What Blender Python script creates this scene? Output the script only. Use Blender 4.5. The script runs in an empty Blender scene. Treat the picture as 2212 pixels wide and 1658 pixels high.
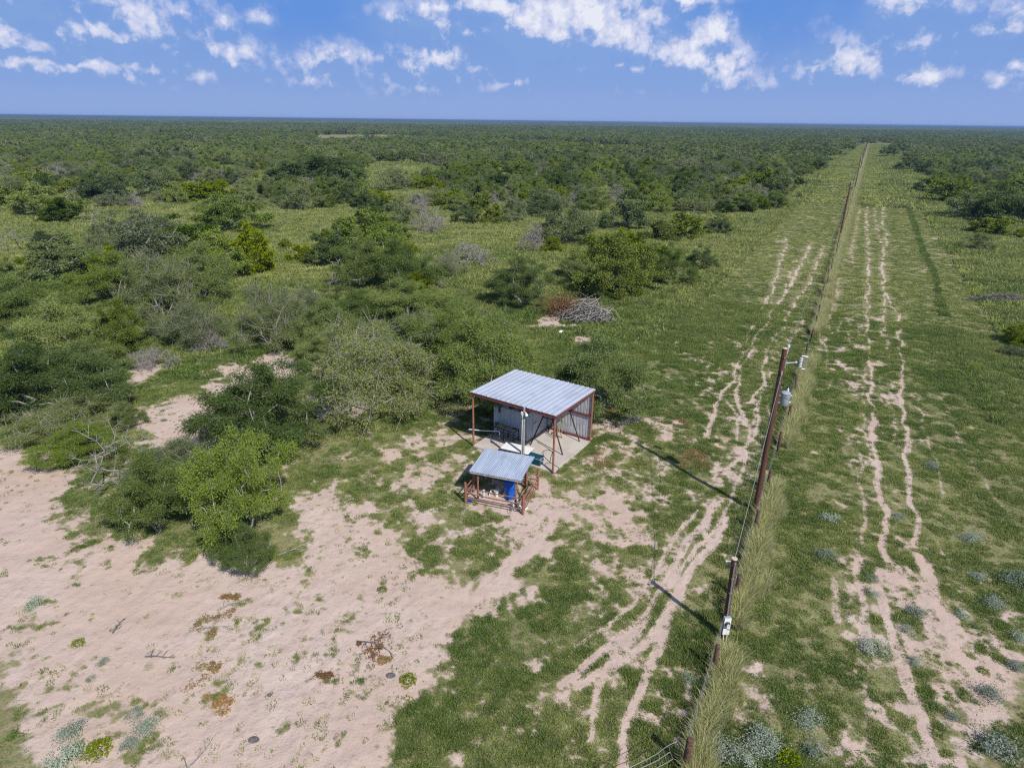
import bpy, math, random
import numpy as np
from mathutils import Matrix, Vector

# ------------------------------------------------------------------ camera, world, sun, exposure
SC = bpy.context.scene
F, W2, CX, CY, CAMH = 1380.0, 2212.0, 1106.0, 829.0, 16.0
ROLL = math.atan2(26, 2212)
PITCH = math.atan2((CY - 260.5) * math.cos(ROLL), F)
SUN_AZ, SUN_EL = math.radians(147.0), math.radians(45.0)     # clockwise from +Y

cd = bpy.data.cameras.new('camera'); cam = bpy.data.objects.new('camera', cd)
SC.collection.objects.link(cam); SC.camera = cam
cd.sensor_fit = 'HORIZONTAL'; cd.sensor_width = 36.0; cd.lens = 36.0 * F / W2
cd.clip_start = 0.5; cd.clip_end = 60000
fwd = Vector((0, math.cos(PITCH), -math.sin(PITCH))); upv = Vector((0, math.sin(PITCH), math.cos(PITCH))); rgt = Vector((1, 0, 0))
cr = rgt * math.cos(ROLL) + upv * math.sin(ROLL); cu = -rgt * math.sin(ROLL) + upv * math.cos(ROLL)
m = Matrix((cr, cu, -fwd)).transposed().to_4x4(); m.translation = Vector((0, 0, CAMH)); cam.matrix_world = m

def ray(x, y):
    u = (x - CX) / F; v = (CY - y) / F
    d = fwd + cr * u + cu * v
    return d
def gp(x, y, z=0.0):                       # pixel of the 2212-wide view -> point on the plane z
    d = ray(x, y); t = (z - CAMH) / d.z
    return Vector((d.x * t, d.y * t, z))

SC.view_settings.view_transform = 'Standard'; SC.view_settings.look = 'None'
SC.view_settings.gamma = 1.0; SC.view_settings.exposure = 0.05
SC.render.resolution_x = 1024; SC.render.resolution_y = 767
cy = SC.cycles
cy.max_bounces = 5; cy.diffuse_bounces = 3; cy.glossy_bounces = 2; cy.transmission_bounces = 2
cy.volume_bounces = 0; cy.transparent_max_bounces = 4
cy.use_denoising = False; cy.filter_width = 1.25
cy.use_adaptive_sampling = True; cy.adaptive_threshold = 0.012

class NT:                                   # tiny node-tree builder
    def __init__(s, nt): s.nt = nt
    def n(s, typ, **kw):
        nd = s.nt.nodes.new(typ); ins = kw.pop('ins', {})
        for k, v in kw.items(): setattr(nd, k, v)
        for k, v in ins.items(): s.set(nd, k, v)
        return nd
    def set(s, nd, k, v):
        sk = nd.inputs[k]
        if isinstance(v, bpy.types.NodeSocket): s.nt.links.new(v, sk)
        elif isinstance(v, bpy.types.Node): s.nt.links.new(v.outputs[0], sk)
        else: sk.default_value = v
    def math(s, op, a, b=0.0, c=None, clamp=False):
        nd = s.nt.nodes.new('ShaderNodeMath'); nd.operation = op; nd.use_clamp = clamp
        s.set(nd, 0, a); s.set(nd, 1, b)
        if c is not None: s.set(nd, 2, c)
        return nd.outputs[0]
    def mix(s, f, a, b, blend='MIX'):
        nd = s.nt.nodes.new('ShaderNodeMix'); nd.data_type = 'RGBA'; nd.blend_type = blend
        s.set(nd, 0, f); s.set(nd, 6, a); s.set(nd, 7, b)
        return nd.outputs[2]
    def sstep(s, v, lo, hi, a=0.0, b=1.0):
        nd = s.nt.nodes.new('ShaderNodeMapRange'); nd.interpolation_type = 'SMOOTHSTEP'
        s.set(nd, 0, v); s.set(nd, 1, lo); s.set(nd, 2, hi); s.set(nd, 3, a); s.set(nd, 4, b)
        return nd.outputs[0]
    def noise(s, vec, scale, detail=4, rough=0.55):
        nd = s.nt.nodes.new('ShaderNodeTexNoise')
        if vec is not None: s.set(nd, 'Vector', vec)
        s.set(nd, 'Scale', scale); s.set(nd, 'Detail', detail); s.set(nd, 'Roughness', rough)
        return nd

def c4(t): return (t[0], t[1], t[2], 1.0)

# world: daylight sky with broken cumulus low over the horizon
wd = bpy.data.worlds.new('World'); SC.world = wd; wd.use_nodes = True
N = NT(wd.node_tree); wd.node_tree.nodes.clear()
sky = N.n('ShaderNodeTexSky', sky_type='NISHITA'); sky.sun_disc = False
sky.sun_elevation = SUN_EL; sky.sun_rotation = SUN_AZ; sky.altitude = 50; sky.air_density = 1.0; sky.dust_density = 0.6; sky.ozone_density = 2.5
tc = N.n('ShaderNodeTexCoord')
sp = N.n('ShaderNodeSeparateXYZ', ins={0: tc.outputs['Generated']})
az = N.math('ARCTAN2', sp.outputs[0], sp.outputs[1]); el = sp.outputs[2]
K = 1.0
pc = N.n('ShaderNodeCombineXYZ', ins={0: az, 1: el})
P0 = pc.outputs[0]
nz = N.noise(P0, 26.0, 7, 0.62)
off = N.n('ShaderNodeVectorMath', operation='SUBTRACT', ins={0: nz.outputs['Color'], 1: (0.5, 0.5, 0.5)})
off2 = N.n('ShaderNodeVectorMath', operation='MULTIPLY', ins={0: off.outputs[0], 1: (0.038, 0.034, 0.0)})
Pd = N.n('ShaderNodeVectorMath', operation='ADD', ins={0: P0, 1: off2.outputs[0]}).outputs[0]
CL = [(60,30,150,50,.55),(330,30,120,40,.55),(960,20,140,40,.7),(2080,30,170,50,.6),(930,45,120,42,.8),(880,25,70,30,.6),(1080,10,130,45,.9),(1180,70,160,75,1.15),(1250,35,140,65,1.15),(1335,95,125,62,1.0),(1390,55,80,65,.75),(1130,95,80,45,.8),(1300,140,140,32,.75),
      (1545,78,38,36,.95),(1500,130,80,52,1.0),(1565,140,55,48,.9),(1460,155,60,28,.75),(1420,120,80,40,.7),
      (180,50,200,66,.7),(310,65,75,46,.85),(90,90,130,46,.7),(20,60,70,46,.7),(200,-5,160,28,.5),(130,142,220,26,.9),(290,155,100,22,.6),
      (690,130,55,30,.75),(520,120,62,36,.6),(605,135,32,27,.6),(770,125,60,30,.6),(830,110,38,25,.5),(950,130,72,34,.85),(920,150,60,26,.8),(985,108,42,27,.8),(1040,142,50,26,.6),(1125,175,32,26,.8),(1085,187,40,18,.6),
      (485,45,24,20,.55),(565,40,28,19,.55),(650,180,110,18,.45),(890,190,80,18,.5),(430,150,120,20,.45),
      (1830,135,75,48,.75),(1760,150,80,30,.5),(1870,108,38,30,.6),(1960,20,75,48,.8),(2060,58,130,40,.6),(2125,75,70,35,.65),(2000,85,75,36,.6),(2120,15,120,34,.6),(2000,120,110,14,.45),(1990,163,55,22,.65),(2205,145,32,30,.7),(2180,168,50,18,.5),(1650,182,60,24,.5),(1480,3,100,9,.6),(1560,185,90,16,.45)]
DK = [(1110,98,110,26,.9),(1190,132,140,24,1.),(1290,168,150,20,.9),(875,58,70,20,.8),(300,118,100,22,.8),(90,22,110,20,.7),(60,125,120,10,.6),(1020,45,80,14,.7),(1760,115,60,20,.6),(1990,55,70,16,.6),(1560,110,28,14,.5),(2090,95,120,18,.5),(960,160,60,10,.4)]
def azel(x, y):
    d = ray(x, y).normalized()
    return math.atan2(d.x, d.y), d.z
def blobs(lst, vec):
    acc = None
    for (x, y, rx, ry, a) in lst:
        a0, e0 = azel(x, y)
        d = N.n('ShaderNodeVectorMath', operation='SUBTRACT', ins={0: vec, 1: (a0, e0, 0)})
        d = N.n('ShaderNodeVectorMath', operation='MULTIPLY', ins={0: d.outputs[0], 1: (F / rx * .70, F / ry * .66, 0)})
        d = N.n('ShaderNodeVectorMath', operation='LENGTH', ins={0: d.outputs[0]})
        v = N.math('MULTIPLY_ADD', d.outputs['Value'], -a, a)
        acc = v if acc is None else N.math('SMOOTH_MAX', acc, v, 0.15)
    return N.math('MAXIMUM', acc, 0.0)
dens = blobs(CL, Pd); dark = blobs(DK, Pd)
Pup = N.n('ShaderNodeVectorMath', operation='ADD', ins={0: Pd, 1: (0.004, 0.016, 0.0)}).outputs[0]
rise = N.math('SUBTRACT', dens, blobs(CL, Pup))      # lit on the side turned up to the sun, grey below
def puff(vec):            # rounded cauliflower lobes
    v = N.n('ShaderNodeTexVoronoi', feature='F1', ins={'Vector': vec, 'Scale': 19.0, 'Detail': 3.0, 'Roughness': 0.55, 'Lacunarity': 2.3, 'Randomness': 1.0})
    return N.math('SUBTRACT', 1.0, N.math('MULTIPLY', v.outputs['Distance'], 1.25))
nzb = N.noise(P0, 60.0, 3, 0.5)
offb = N.n('ShaderNodeVectorMath', operation='MULTIPLY_ADD', ins={0: nzb.outputs['Color'], 1: (0.016, 0.012, 0.0), 2: P0}).outputs[0]
fb = N.math('ADD', N.math('MULTIPLY', N.noise(Pd, 20.0, 10, 0.55).outputs[0], 0.5), N.math('MULTIPLY', puff(offb), 0.5))
Po = N.n('ShaderNodeVectorMath', operation='ADD', ins={0: Pd, 1: (0.006, 0.011, 0.0)}).outputs[0]
Pob = N.n('ShaderNodeVectorMath', operation='ADD', ins={0: offb, 1: (0.006, 0.011, 0.0)}).outputs[0]
fbo = N.math('ADD', N.math('MULTIPLY', N.noise(Po, 20.0, 8, 0.55).outputs[0], 0.5), N.math('MULTIPLY', puff(Pob), 0.5))
dn = N.math('ADD', N.math('MULTIPLY', dens, 1.9), N.math('MULTIPLY', N.math('SUBTRACT', fb, 0.40), 1.3))
core = N.sstep(dn, 0.10, 0.80)
veil = N.sstep(N.math('ADD', dens, N.math('MULTIPLY', N.math('SUBTRACT', N.noise(Pd, 9.0, 6, .55).outputs[0], 0.5), 0.8)), -0.10, 0.5, 0.0, 0.72)
alpha = N.math('MAXIMUM', N.math('MAXIMUM', core, veil), N.math('MULTIPLY', dark, 0.6))
rel = N.math('SUBTRACT', fb, fbo)
shade = N.math('ADD', N.math('MULTIPLY', rel, 2.0), N.math('MULTIPLY', dn, 0.48))
shade = N.math('ADD', N.math('SUBTRACT', shade, 0.20), N.math('MULTIPLY', rise, 1.25))
shade = N.math('SUBTRACT', shade, N.math('MULTIPLY', dark, 1.4))
ccol = N.mix(N.sstep(shade, -0.30, 0.62), (0.235, 0.385, 0.735, 1), (0.68, 0.71, 0.89, 1))
ccol = N.mix(N.sstep(shade, 0.50, 1.0), ccol, (0.86, 0.88, 0.96, 1))
# clear-sky colour: physical sky, greyed to periwinkle in the haze near the horizon
skyc = N.mix(1.0, sky.outputs[0], (0.12, 0.12, 0.12, 1), 'MULTIPLY')
lowc = N.mix(N.sstep(el, 0.0, 0.15), (0.285, 0.41, 0.735, 1), (0.12, 0.29, 0.73, 1))
skyc = N.mix(N.sstep(el, 0.10, 0.5), lowc, skyc)
al = N.math('MULTIPLY', alpha, N.sstep(el, 0.01, 0.06, 0.25, 0.93))
al = N.math('MULTIPLY', al, N.sstep(el, 0.25, 0.4, 1.0, 0.0))
fin = N.mix(al, skyc, ccol)
bg = N.n('ShaderNodeBackground', ins={0: fin, 1: 0.95})
out = N.n('ShaderNodeOutputWorld'); wd.node_tree.links.new(bg.outputs[0], out.inputs[0])
wd.cycles.sampling_method = 'MANUAL'; wd.cycles.sample_map_resolution = 512

sl = bpy.data.lights.new('sun', 'SUN'); sl.energy = 4.8; sl.angle = math.radians(0.53); sl.color = (1.0, 0.95, 0.88)
sun = bpy.data.objects.new('sun', sl); SC.collection.objects.link(sun)
sd = Vector((math.sin(SUN_AZ) * math.cos(SUN_EL), math.cos(SUN_AZ) * math.cos(SUN_EL), math.sin(SUN_EL)))
sun.rotation_euler = sd.to_track_quat('Z', 'Y').to_euler(); sun.location = (40, -60, 60)

# ------------------------------------------------------------------ helpers
rng = np.random.default_rng(7); random.seed(7)
COL = SC.collection

def tag(o, label=None, cat=None, group=None, kind=None):
    if label: o['label'] = label
    if cat: o['category'] = cat
    if group: o['group'] = group
    if kind: o['kind'] = kind
    return o
def empty(name, loc=(0, 0, 0), rz=0.0, col=COL):
    o = bpy.data.objects.new(name, None); o.location = loc; o.rotation_euler = (0, 0, rz)
    o.empty_display_size = 0.2
    if col: col.objects.link(o)
    return o
def np_mesh(name, V, Fc, mat=None, smooth=False, mats=None, midx=None):
    """V (n,3), Fc list of (k,m) int arrays (faces of equal size per array)"""
    me = bpy.data.meshes.new(name)
    if not isinstance(Fc, list): Fc = [Fc]
    Fc = [np.asarray(f, dtype=np.int32) for f in Fc if len(f)]
    V = np.asarray(V, dtype=np.float32)
    me.vertices.add(len(V)); me.vertices.foreach_set('co', V.ravel())
    nl = sum(f.size for f in Fc); nf = sum(len(f) for f in Fc)
    me.loops.add(nl); me.polygons.add(nf)
    me.loops.foreach_set('vertex_index', np.concatenate([f.ravel() for f in Fc]))
    tot = np.concatenate([np.full(len(f), f.shape[1], np.int32) for f in Fc])
    st = np.concatenate([[0], np.cumsum(tot)[:-1]]).astype(np.int32)
    me.polygons.foreach_set('loop_start', st)
    for mm in (mats or ([mat] if mat else [])): me.materials.append(mm)
    if midx is not None: me.polygons.foreach_set('material_index', np.asarray(midx, np.int32))
    if smooth: me.polygons.foreach_set('use_smooth', np.ones(nf, bool))
    me.update(calc_edges=True)
    return me
def link(name, me, parent=None, col=COL):
    o = bpy.data.objects.new(name, me)
    if col: col.objects.link(o)
    if parent: o.parent = parent
    return o

class MB:                                    # collects boxes, tubes and lathes as one mesh
    def __init__(s): s.V = []; s.Q = []; s.T = []; s.n = 0; s.G = []
    def add(s, V, Q=(), T=(), G=()):
        V = np.asarray(V, float)
        for q in Q: s.Q.append([i + s.n for i in q])
        for t in T: s.T.append([i + s.n for i in t])
        for g in G: s.G.append([i + s.n for i in g])
        s.V.append(V); s.n += len(V); return s
    def box(s, c, d, rz=0.0, M=None, bev=0.0):
        x, y, z = [k / 2 for k in d]
        V = np.array([(a * x, b * y, e * z) for e in (-1, 1) for a, b in ((-1, -1), (1, -1), (1, 1), (-1, 1))])
        if rz:
            ca, sa = math.cos(rz), math.sin(rz); V = np.stack([V[:, 0] * ca - V[:, 1] * sa, V[:, 0] * sa + V[:, 1] * ca, V[:, 2]], 1)
        if M is not None: V = V @ np.array(M.to_3x3()).T
        V = V + np.array(c)
        return s.add(V, [(0, 3, 2, 1), (4, 5, 6, 7), (0, 1, 5, 4), (1, 2, 6, 5), (2, 3, 7, 6), (3, 0, 4, 7)])
    def beam(s, a, b, w, h):                 # rectangular bar from a to b, w sideways, h upright
        a, b = np.array(a, float), np.array(b, float); d = b - a; L = np.linalg.norm(d); d /= L
        up = np.array([0, 0, 1.0])
        if abs(d[2]) > 0.95: up = np.array([0, 1.0, 0])
        sx = np.cross(d, up); sx /= np.linalg.norm(sx); uz = np.cross(sx, d)
        V = [p + sx * i * w / 2 + uz * j * h / 2 for p in (a, b) for i, j in ((-1, -1), (1, -1), (1, 1), (-1, 1))]
        return s.add(V, [(0, 1, 2, 3), (7, 6, 5, 4), (0, 4, 5, 1), (1, 5, 6, 2), (2, 6, 7, 3), (3, 7, 4, 0)])
    def tube(s, pts, r, n=8, cap=True):
        pts = [np.array(p, float) for p in pts]; k = len(pts)
        rs = [r] * k if np.isscalar(r) else list(r)
        ref = None; V = []
        for i, p in enumerate(pts):
            d = pts[min(i + 1, k - 1)] - pts[max(i - 1, 0)]; d /= (np.linalg.norm(d) + 1e-9)
            if ref is None:
                ref = np.cross(d, [0, 0, 1.0])
                if np.linalg.norm(ref) < 0.05: ref = np.cross(d, [0, 1.0, 0])
            ref = ref - d * np.dot(ref, d); ref /= (np.linalg.norm(ref) + 1e-9); bi = np.cross(d, ref)
            for j in range(n):
                a = 2 * math.pi * j / n; V.append(p + (ref * math.cos(a) + bi * math.sin(a)) * rs[i])
        Q = [(i * n + j, i * n + (j + 1) % n, (i + 1) * n + (j + 1) % n, (i + 1) * n + j) for i in range(k - 1) for j in range(n)]
        G = [tuple(range(n))[::-1], tuple((k - 1) * n + j for j in range(n))] if cap else []
        return s.add(V, Q, G=G)
    def lathe(s, c, prof, n=20, axis=None):  # prof: (radius, height)
        V = []; k = len(prof)
        for r, z in prof:
            for j in range(n):
                a = 2 * math.pi * j / n; V.append((r * math.cos(a), r * math.sin(a), z))
        V = np.array(V)
        if axis is not None: V = V @ np.array(Vector((0, 0, 1)).rotation_difference(Vector(axis)).to_matrix()).T
        V = V + np.array(c)
        Q = [(i * n + j, i * n + (j + 1) % n, (i + 1) * n + (j + 1) % n, (i + 1) * n + j) for i in range(k - 1) for j in range(n)]
        return s.add(V, Q, G=[tuple(range(n))[::-1], tuple((k - 1) * n + j for j in range(n))])
    def build(s, name, mat, parent=None, smooth=False):
        me = bpy.data.meshes.new(name)
        me.from_pydata(np.concatenate(s.V).tolist(), [], s.Q + s.T + s.G); me.materials.append(mat)
        if smooth:
            me.polygons.foreach_set('use_smooth', [True] * len(me.polygons))
            try: me.set_sharp_from_angle(angle=math.radians(40))
            except Exception: pass
        me.update()
        return link(name, me, parent)
def bevel(o, w=0.01, seg=2):
    b = o.modifiers.new('bevel', 'BEVEL'); b.width = w; b.segments = seg; b.limit_method = 'ANGLE'; return o

# hashed value noise (numpy)
def vnoise(x, y, seed=0):
    xi = np.floor(x).astype(np.int64); yi = np.floor(y).astype(np.int64); fx = x - xi; fy = y - yi
    fx = fx * fx * (3 - 2 * fx); fy = fy * fy * (3 - 2 * fy)
    def h(i, j):
        n = (i * 374761393 + j * 668265263 + seed * 974711) & 0xffffffff
        n = ((n ^ (n >> 13)) * 1274126177) & 0xffffffff
        return ((n ^ (n >> 16)) & 0xffff) / 65535.0
    a = h(xi, yi); b = h(xi + 1, yi); c = h(xi, yi + 1); d = h(xi + 1, yi + 1)
    return (a * (1 - fx) + b * fx) * (1 - fy) + (c * (1 - fx) + d * fx) * fy
def fbm(x, y, scale, octv=4, seed=0, gain=0.5):
    v = 0; a = 1; t = 0; s = 1.0 / scale
    for o in range(octv):
        v = v + a * vnoise(x * s + 17.3 * o, y * s - 9.1 * o, seed + o); t += a; a *= gain; s *= 2.03
    return v / t
def sm(v, lo, hi):
    t = np.clip((v - lo) / (hi - lo), 0, 1); return t * t * (3 - 2 * t)

# ------------------------------------------------------------------ materials
def new_mat(name):
    mt = bpy.data.materials.new(name); mt.use_nodes = True; mt.node_tree.nodes.clear()
    return mt, NT(mt.node_tree)
def finish(mt, M, sh, disp=None):
    o = M.n('ShaderNodeOutputMaterial'); mt.node_tree.links.new(sh.outputs[0], o.inputs[0]); return mt
def solid(name, col, rough=0.7, metal=0.0, var=0.15, scale=8.0, bump=0.0, col2=None, spec=0.4):
    mt, M = new_mat(name)
    t = M.n('ShaderNodeTexCoord'); nz = M.noise(t.outputs['Object'], scale, 5, 0.6)
    c2 = col2 or tuple(max(0, k * (1 - var * 2.2)) for k in col)
    f = M.sstep(nz.outputs[0], 0.35, 0.68)
    cc = M.mix(f, c4(col), c4(c2))
    b = M.n('ShaderNodeBsdfPrincipled', ins={'Base Color': cc, 'Metallic': metal, 'Roughness': M.math('MULTIPLY_ADD', nz.outputs[0], 0.25, rough - 0.12)})
    b.inputs['Specular IOR Level'].default_value = spec
    if bump:
        nb = M.noise(t.outputs['Object'], scale * 4, 4, 0.6)
        bm_ = M.n('ShaderNodeBump', ins={'Strength': bump, 'Distance': 0.02, 'Height': nb.outputs[0]}); M.set(b, 'Normal', bm_.outputs[0])
    return finish(mt, M, b)
def leaf_mat(name, c1, c2, trans=0.3, tint=None, tints=None, hv=0.03, vv=0.6):
    """leaf colour varies per leaf and per plant"""
    mt, M = new_mat(name)
    g = M.n('ShaderNodeNewGeometry'); oi = M.n('ShaderNodeObjectInfo')
    cc = M.mix(g.outputs['Random Per Island'], c4(c1), c4(c2))
    if tint:
        at = M.n('ShaderNodeAttribute', attribute_type='INSTANCER', attribute_name='tint')
        cc2 = M.mix(g.outputs['Random Per Island'], c4(tints[0]), c4(tints[1]))
        cc = M.mix(at.outputs['Fac'], cc, cc2)
    v = M.math('MULTIPLY_ADD', oi.outputs['Random'], vv, 1.0 - vv * .5)
    r2 = M.math('FRACT', M.math('MULTIPLY', oi.outputs['Random'], 7.31))
    hs = M.n('ShaderNodeHueSaturation', ins={'Hue': M.math('MULTIPLY_ADD', oi.outputs['Random'], -hv, 0.5 + hv * .45), 'Saturation': M.math('MULTIPLY_ADD', r2, 0.28, 0.84), 'Value': v, 'Color': cc})
    d = M.n('ShaderNodeBsdfDiffuse', ins={0: hs.outputs[0]})
    tr = M.n('ShaderNodeBsdfTranslucent', ins={0: hs.outputs[0]})
    mx = M.n('ShaderNodeMixShader', ins={0: trans, 1: d.outputs[0], 2: tr.outputs[0]})
    return finish(mt, M, mx)

MAT = {}
MAT['mesq'] = leaf_mat('mesquite_leaves', (0.150, 0.210, 0.047), (0.23, 0.30, 0.08), .35)
MAT['mesq2'] = leaf_mat('grey_mesquite_leaves', (0.165, 0.205, 0.075), (0.235, 0.28, 0.115), .35)
MAT['bush'] = leaf_mat('bright_bush_leaves', (0.155, 0.21, 0.014), (0.25, 0.305, 0.028), .33, hv=.012, vv=.25)
MAT['bush2'] = leaf_mat('lime_bush_leaves', (0.175, 0.27, 0.016), (0.275, 0.365, 0.03), .35, hv=0.0, vv=.08)
MAT['mesq3'] = leaf_mat('dark_mesquite_leaves', (0.095, 0.145, 0.037), (0.150, 0.208, 0.058), .32)
MAT['yew'] = leaf_mat('dark_bush_leaves', (0.075, 0.125, 0.013), (0.125, 0.18, 0.02), .3)
MAT['silver'] = leaf_mat('silver_leaves', (0.27, 0.33, 0.25), (0.38, 0.44, 0.34), 0.25)
MAT['grass'] = leaf_mat('grass_blades', (0.115, 0.185, 0.046), (0.185, 0.262, 0.07), 0.4, True, ((0.30, 0.34, 0.10), (0.40, 0.43, 0.16)))
MAT['tall'] = leaf_mat('tall_grass_blades', (0.40, 0.42, 0.17), (0.60, 0.58, 0.30), 0.4, hv=.02, vv=.3)
MAT['dry'] = leaf_mat('dry_leaves', (0.24, 0.15, 0.065), (0.36, 0.25, 0.12), 0.2)
MAT['brown'] = leaf_mat('brown_leaves', (0.16, 0.085, 0.045), (0.24, 0.14, 0.075), 0.2)
MAT['wood'] = solid('grey_bark', (0.36, 0.335, 0.315), 0.9, 0, 0.25, 14, 0.4)
MAT['darkbark'] = solid('dark_bark', (0.10, 0.085, 0.075), 0.9, 0, 0.25, 14, 0.4)
MAT['deadwood'] = solid('bleached_dead_wood', (0.35, 0.325, 0.305), 0.9, 0, 0.25, 14, 0.3)
MAT['deaddark'] = solid('dark_dead_twigs', (0.17, 0.155, 0.15), 0.9, 0, 0.25, 14, 0.3)

# ------------------------------------------------------------------ ground layout (metres, on the land)
def wp(pts): return np.array([gp(*p)[:2] for p in pts])
def sdf_poly(P, poly):
    n = len(poly); d = np.full(len(P), 1e18); ins = np.zeros(len(P), bool)
    for i in range(n):
        a = poly[i]; b = poly[(i + 1) % n]; e = b - a; w = P - a
        t = np.clip((w @ e) / (e @ e + 1e-12), 0, 1); q = w - t[:, None] * e
        d = np.minimum(d, (q * q).sum(1))
        c = ((a[1] > P[:, 1]) != (b[1] > P[:, 1])) & (P[:, 0] < (b[0] - a[0]) * (P[:, 1] - a[1]) / (b[1] - a[1] + 1e-12) + a[0])
        ins ^= c
    d = np.sqrt(d); return np.where(ins, -d, d)
def dist_line(P, ln):
    d = np.full(len(P), 1e18)
    for a, b in zip(ln[:-1], ln[1:]):
        e = b - a; w = P - a; t = np.clip((w @ e) / (e @ e + 1e-12), 0, 1); q = w - t[:, None] * e
        d = np.minimum(d, (q * q).sum(1))
    return np.sqrt(d)

# layers painted in order: polygon outline, bareness inside, softness (m)
LAY = [
 ([(1690,900),(1850,600),(2212,600),(2500,1000),(2400,1350),(2100,1250),(2000,1150),(1880,1150),(1750,1300),(1640,1500),(1620,1300)], -.14, 2.0),
 ([(760,985),(980,905),(1290,900),(1420,890),(1500,960),(1440,1060),(1380,1150),(1420,1240),(1330,1320),(1180,1350),(1000,1330),(860,1110)], .40, 1.6),
 ([(1290,905),(1450,890),(1480,960),(1390,985),(1290,950)], .47, 1.0),
 ([(-220,960),(30,965),(110,985),(150,1060),(120,1120),(200,1200),(420,1215),(650,1225),(680,1160),(640,1085),(720,1062),(800,1092),(900,1142),(980,1212),(1040,1262),(1130,1180),(1120,1120),(1215,1080),(1228,1120),(1180,1190),(1110,1270),(1040,1310),(990,1345),(950,1390),(990,1430),(970,1490),(890,1520),(850,1570),(860,1640),(860,1760),(-500,1760)], 1.0, 1.0),
 ([(850,1100),(960,1140),(1050,1230),(1010,1290),(940,1260),(870,1190),(810,1130)], .45, .9),
 ([(140,1060),(260,1060),(330,1190),(300,1215),(200,1200),(110,1130)], .50, .9),
 ([(590,1150),(660,1130),(640,1195),(560,1240),(500,1250),(590,1190)], .42, .6),
 ([(0,1440),(90,1490),(360,1530),(340,1600),(260,1658),(130,1720),(-90,1720)], .62, .9),
 ([(-20,1290),(130,1290),(300,1380),(240,1450),(60,1480),(-40,1400)], .72, .9),
 ([(280,885),(360,862),(440,852),(480,795),(600,762),(670,765),(665,800),(560,840),(455,915),(440,960),(330,955),(270,925)], .95, 1.2),
 ([(690,868),(760,845),(800,850),(790,895),(700,905)], .85, .9),
 ([(290,770),(330,765),(350,800),(300,830),(275,860),(270,840)], .72, .8),
 ([(893,722),(945,722),(945,745),(900,745)], .85, .7),
 ([(1155,690),(1195,676),(1240,690),(1250,708),(1205,706),(1165,708)], 1.0, .6),
 ([(1236,728),(1285,724),(1290,742),(1240,742)], .85, .6),
 ([(1290,1092),(1370,1085),(1375,1115),(1300,1122)], .70, .7),
 ([(1215,1080),(1330,1030),(1300,1080),(1240,1120)], .62, .8),
 ([(990,1050),(1130,1090),(1170,1060),(1210,1085),(1200,1120),(1110,1115),(1000,1085)], .80, .5),
 ([(1500,930),(1560,860),(1650,860),(1640,960),(1560,1060),(1510,1080)], .36, 1.5),
 ([(1230,1090),(1420,1080),(1500,1120),(1450,1220),(1330,1300),(1230,1290),(1210,1180)], .34, 1.2),
 ([(960,1380),(1060,1330),(1220,1300),(1260,1420),(1200,1490),(1150,1658),(1100,1760),(900,1760),(870,1640),(870,1560),(930,1510),(990,1480)], .02, .8),
 ([(1240,1310),(1400,1290),(1420,1360),(1340,1440),(1260,1480),(1230,1400)], .30, .9),
 ([(1200,1500),(1330,1470),(1290,1658),(1180,1658)], .30, .8),
 ([(1885,1165),(1960,1170),(1995,1215),(2050,1260),(2085,1330),(2160,1420),(2260,1455),(2330,1760),(2080,1760),(2010,1540),(1950,1400),(1900,1260)], .56, 1.0),
 ([(1800,1150),(1880,1130),(1900,1260),(1950,1420),(2000,1560),(1850,1540),(1800,1400)], .36, 1.0),
 ([(1640,1300),(1780,1250),(1830,1400),(1840,1500),(1700,1520),(1640,1430)], .0, 1.0),
 ([(1600,1440),(1640,1440),(1620,1500),(1590,1540)], .62, .6),
 ([(1610,1520),(1650,1520),(1640,1600),(1590,1600)], .55, .7),
 ([(1790,700),(1870,660),(1930,700),(1960,900),(1960,1080),(1890,1120),(1770,1000)], .28, 2.0),
]
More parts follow.
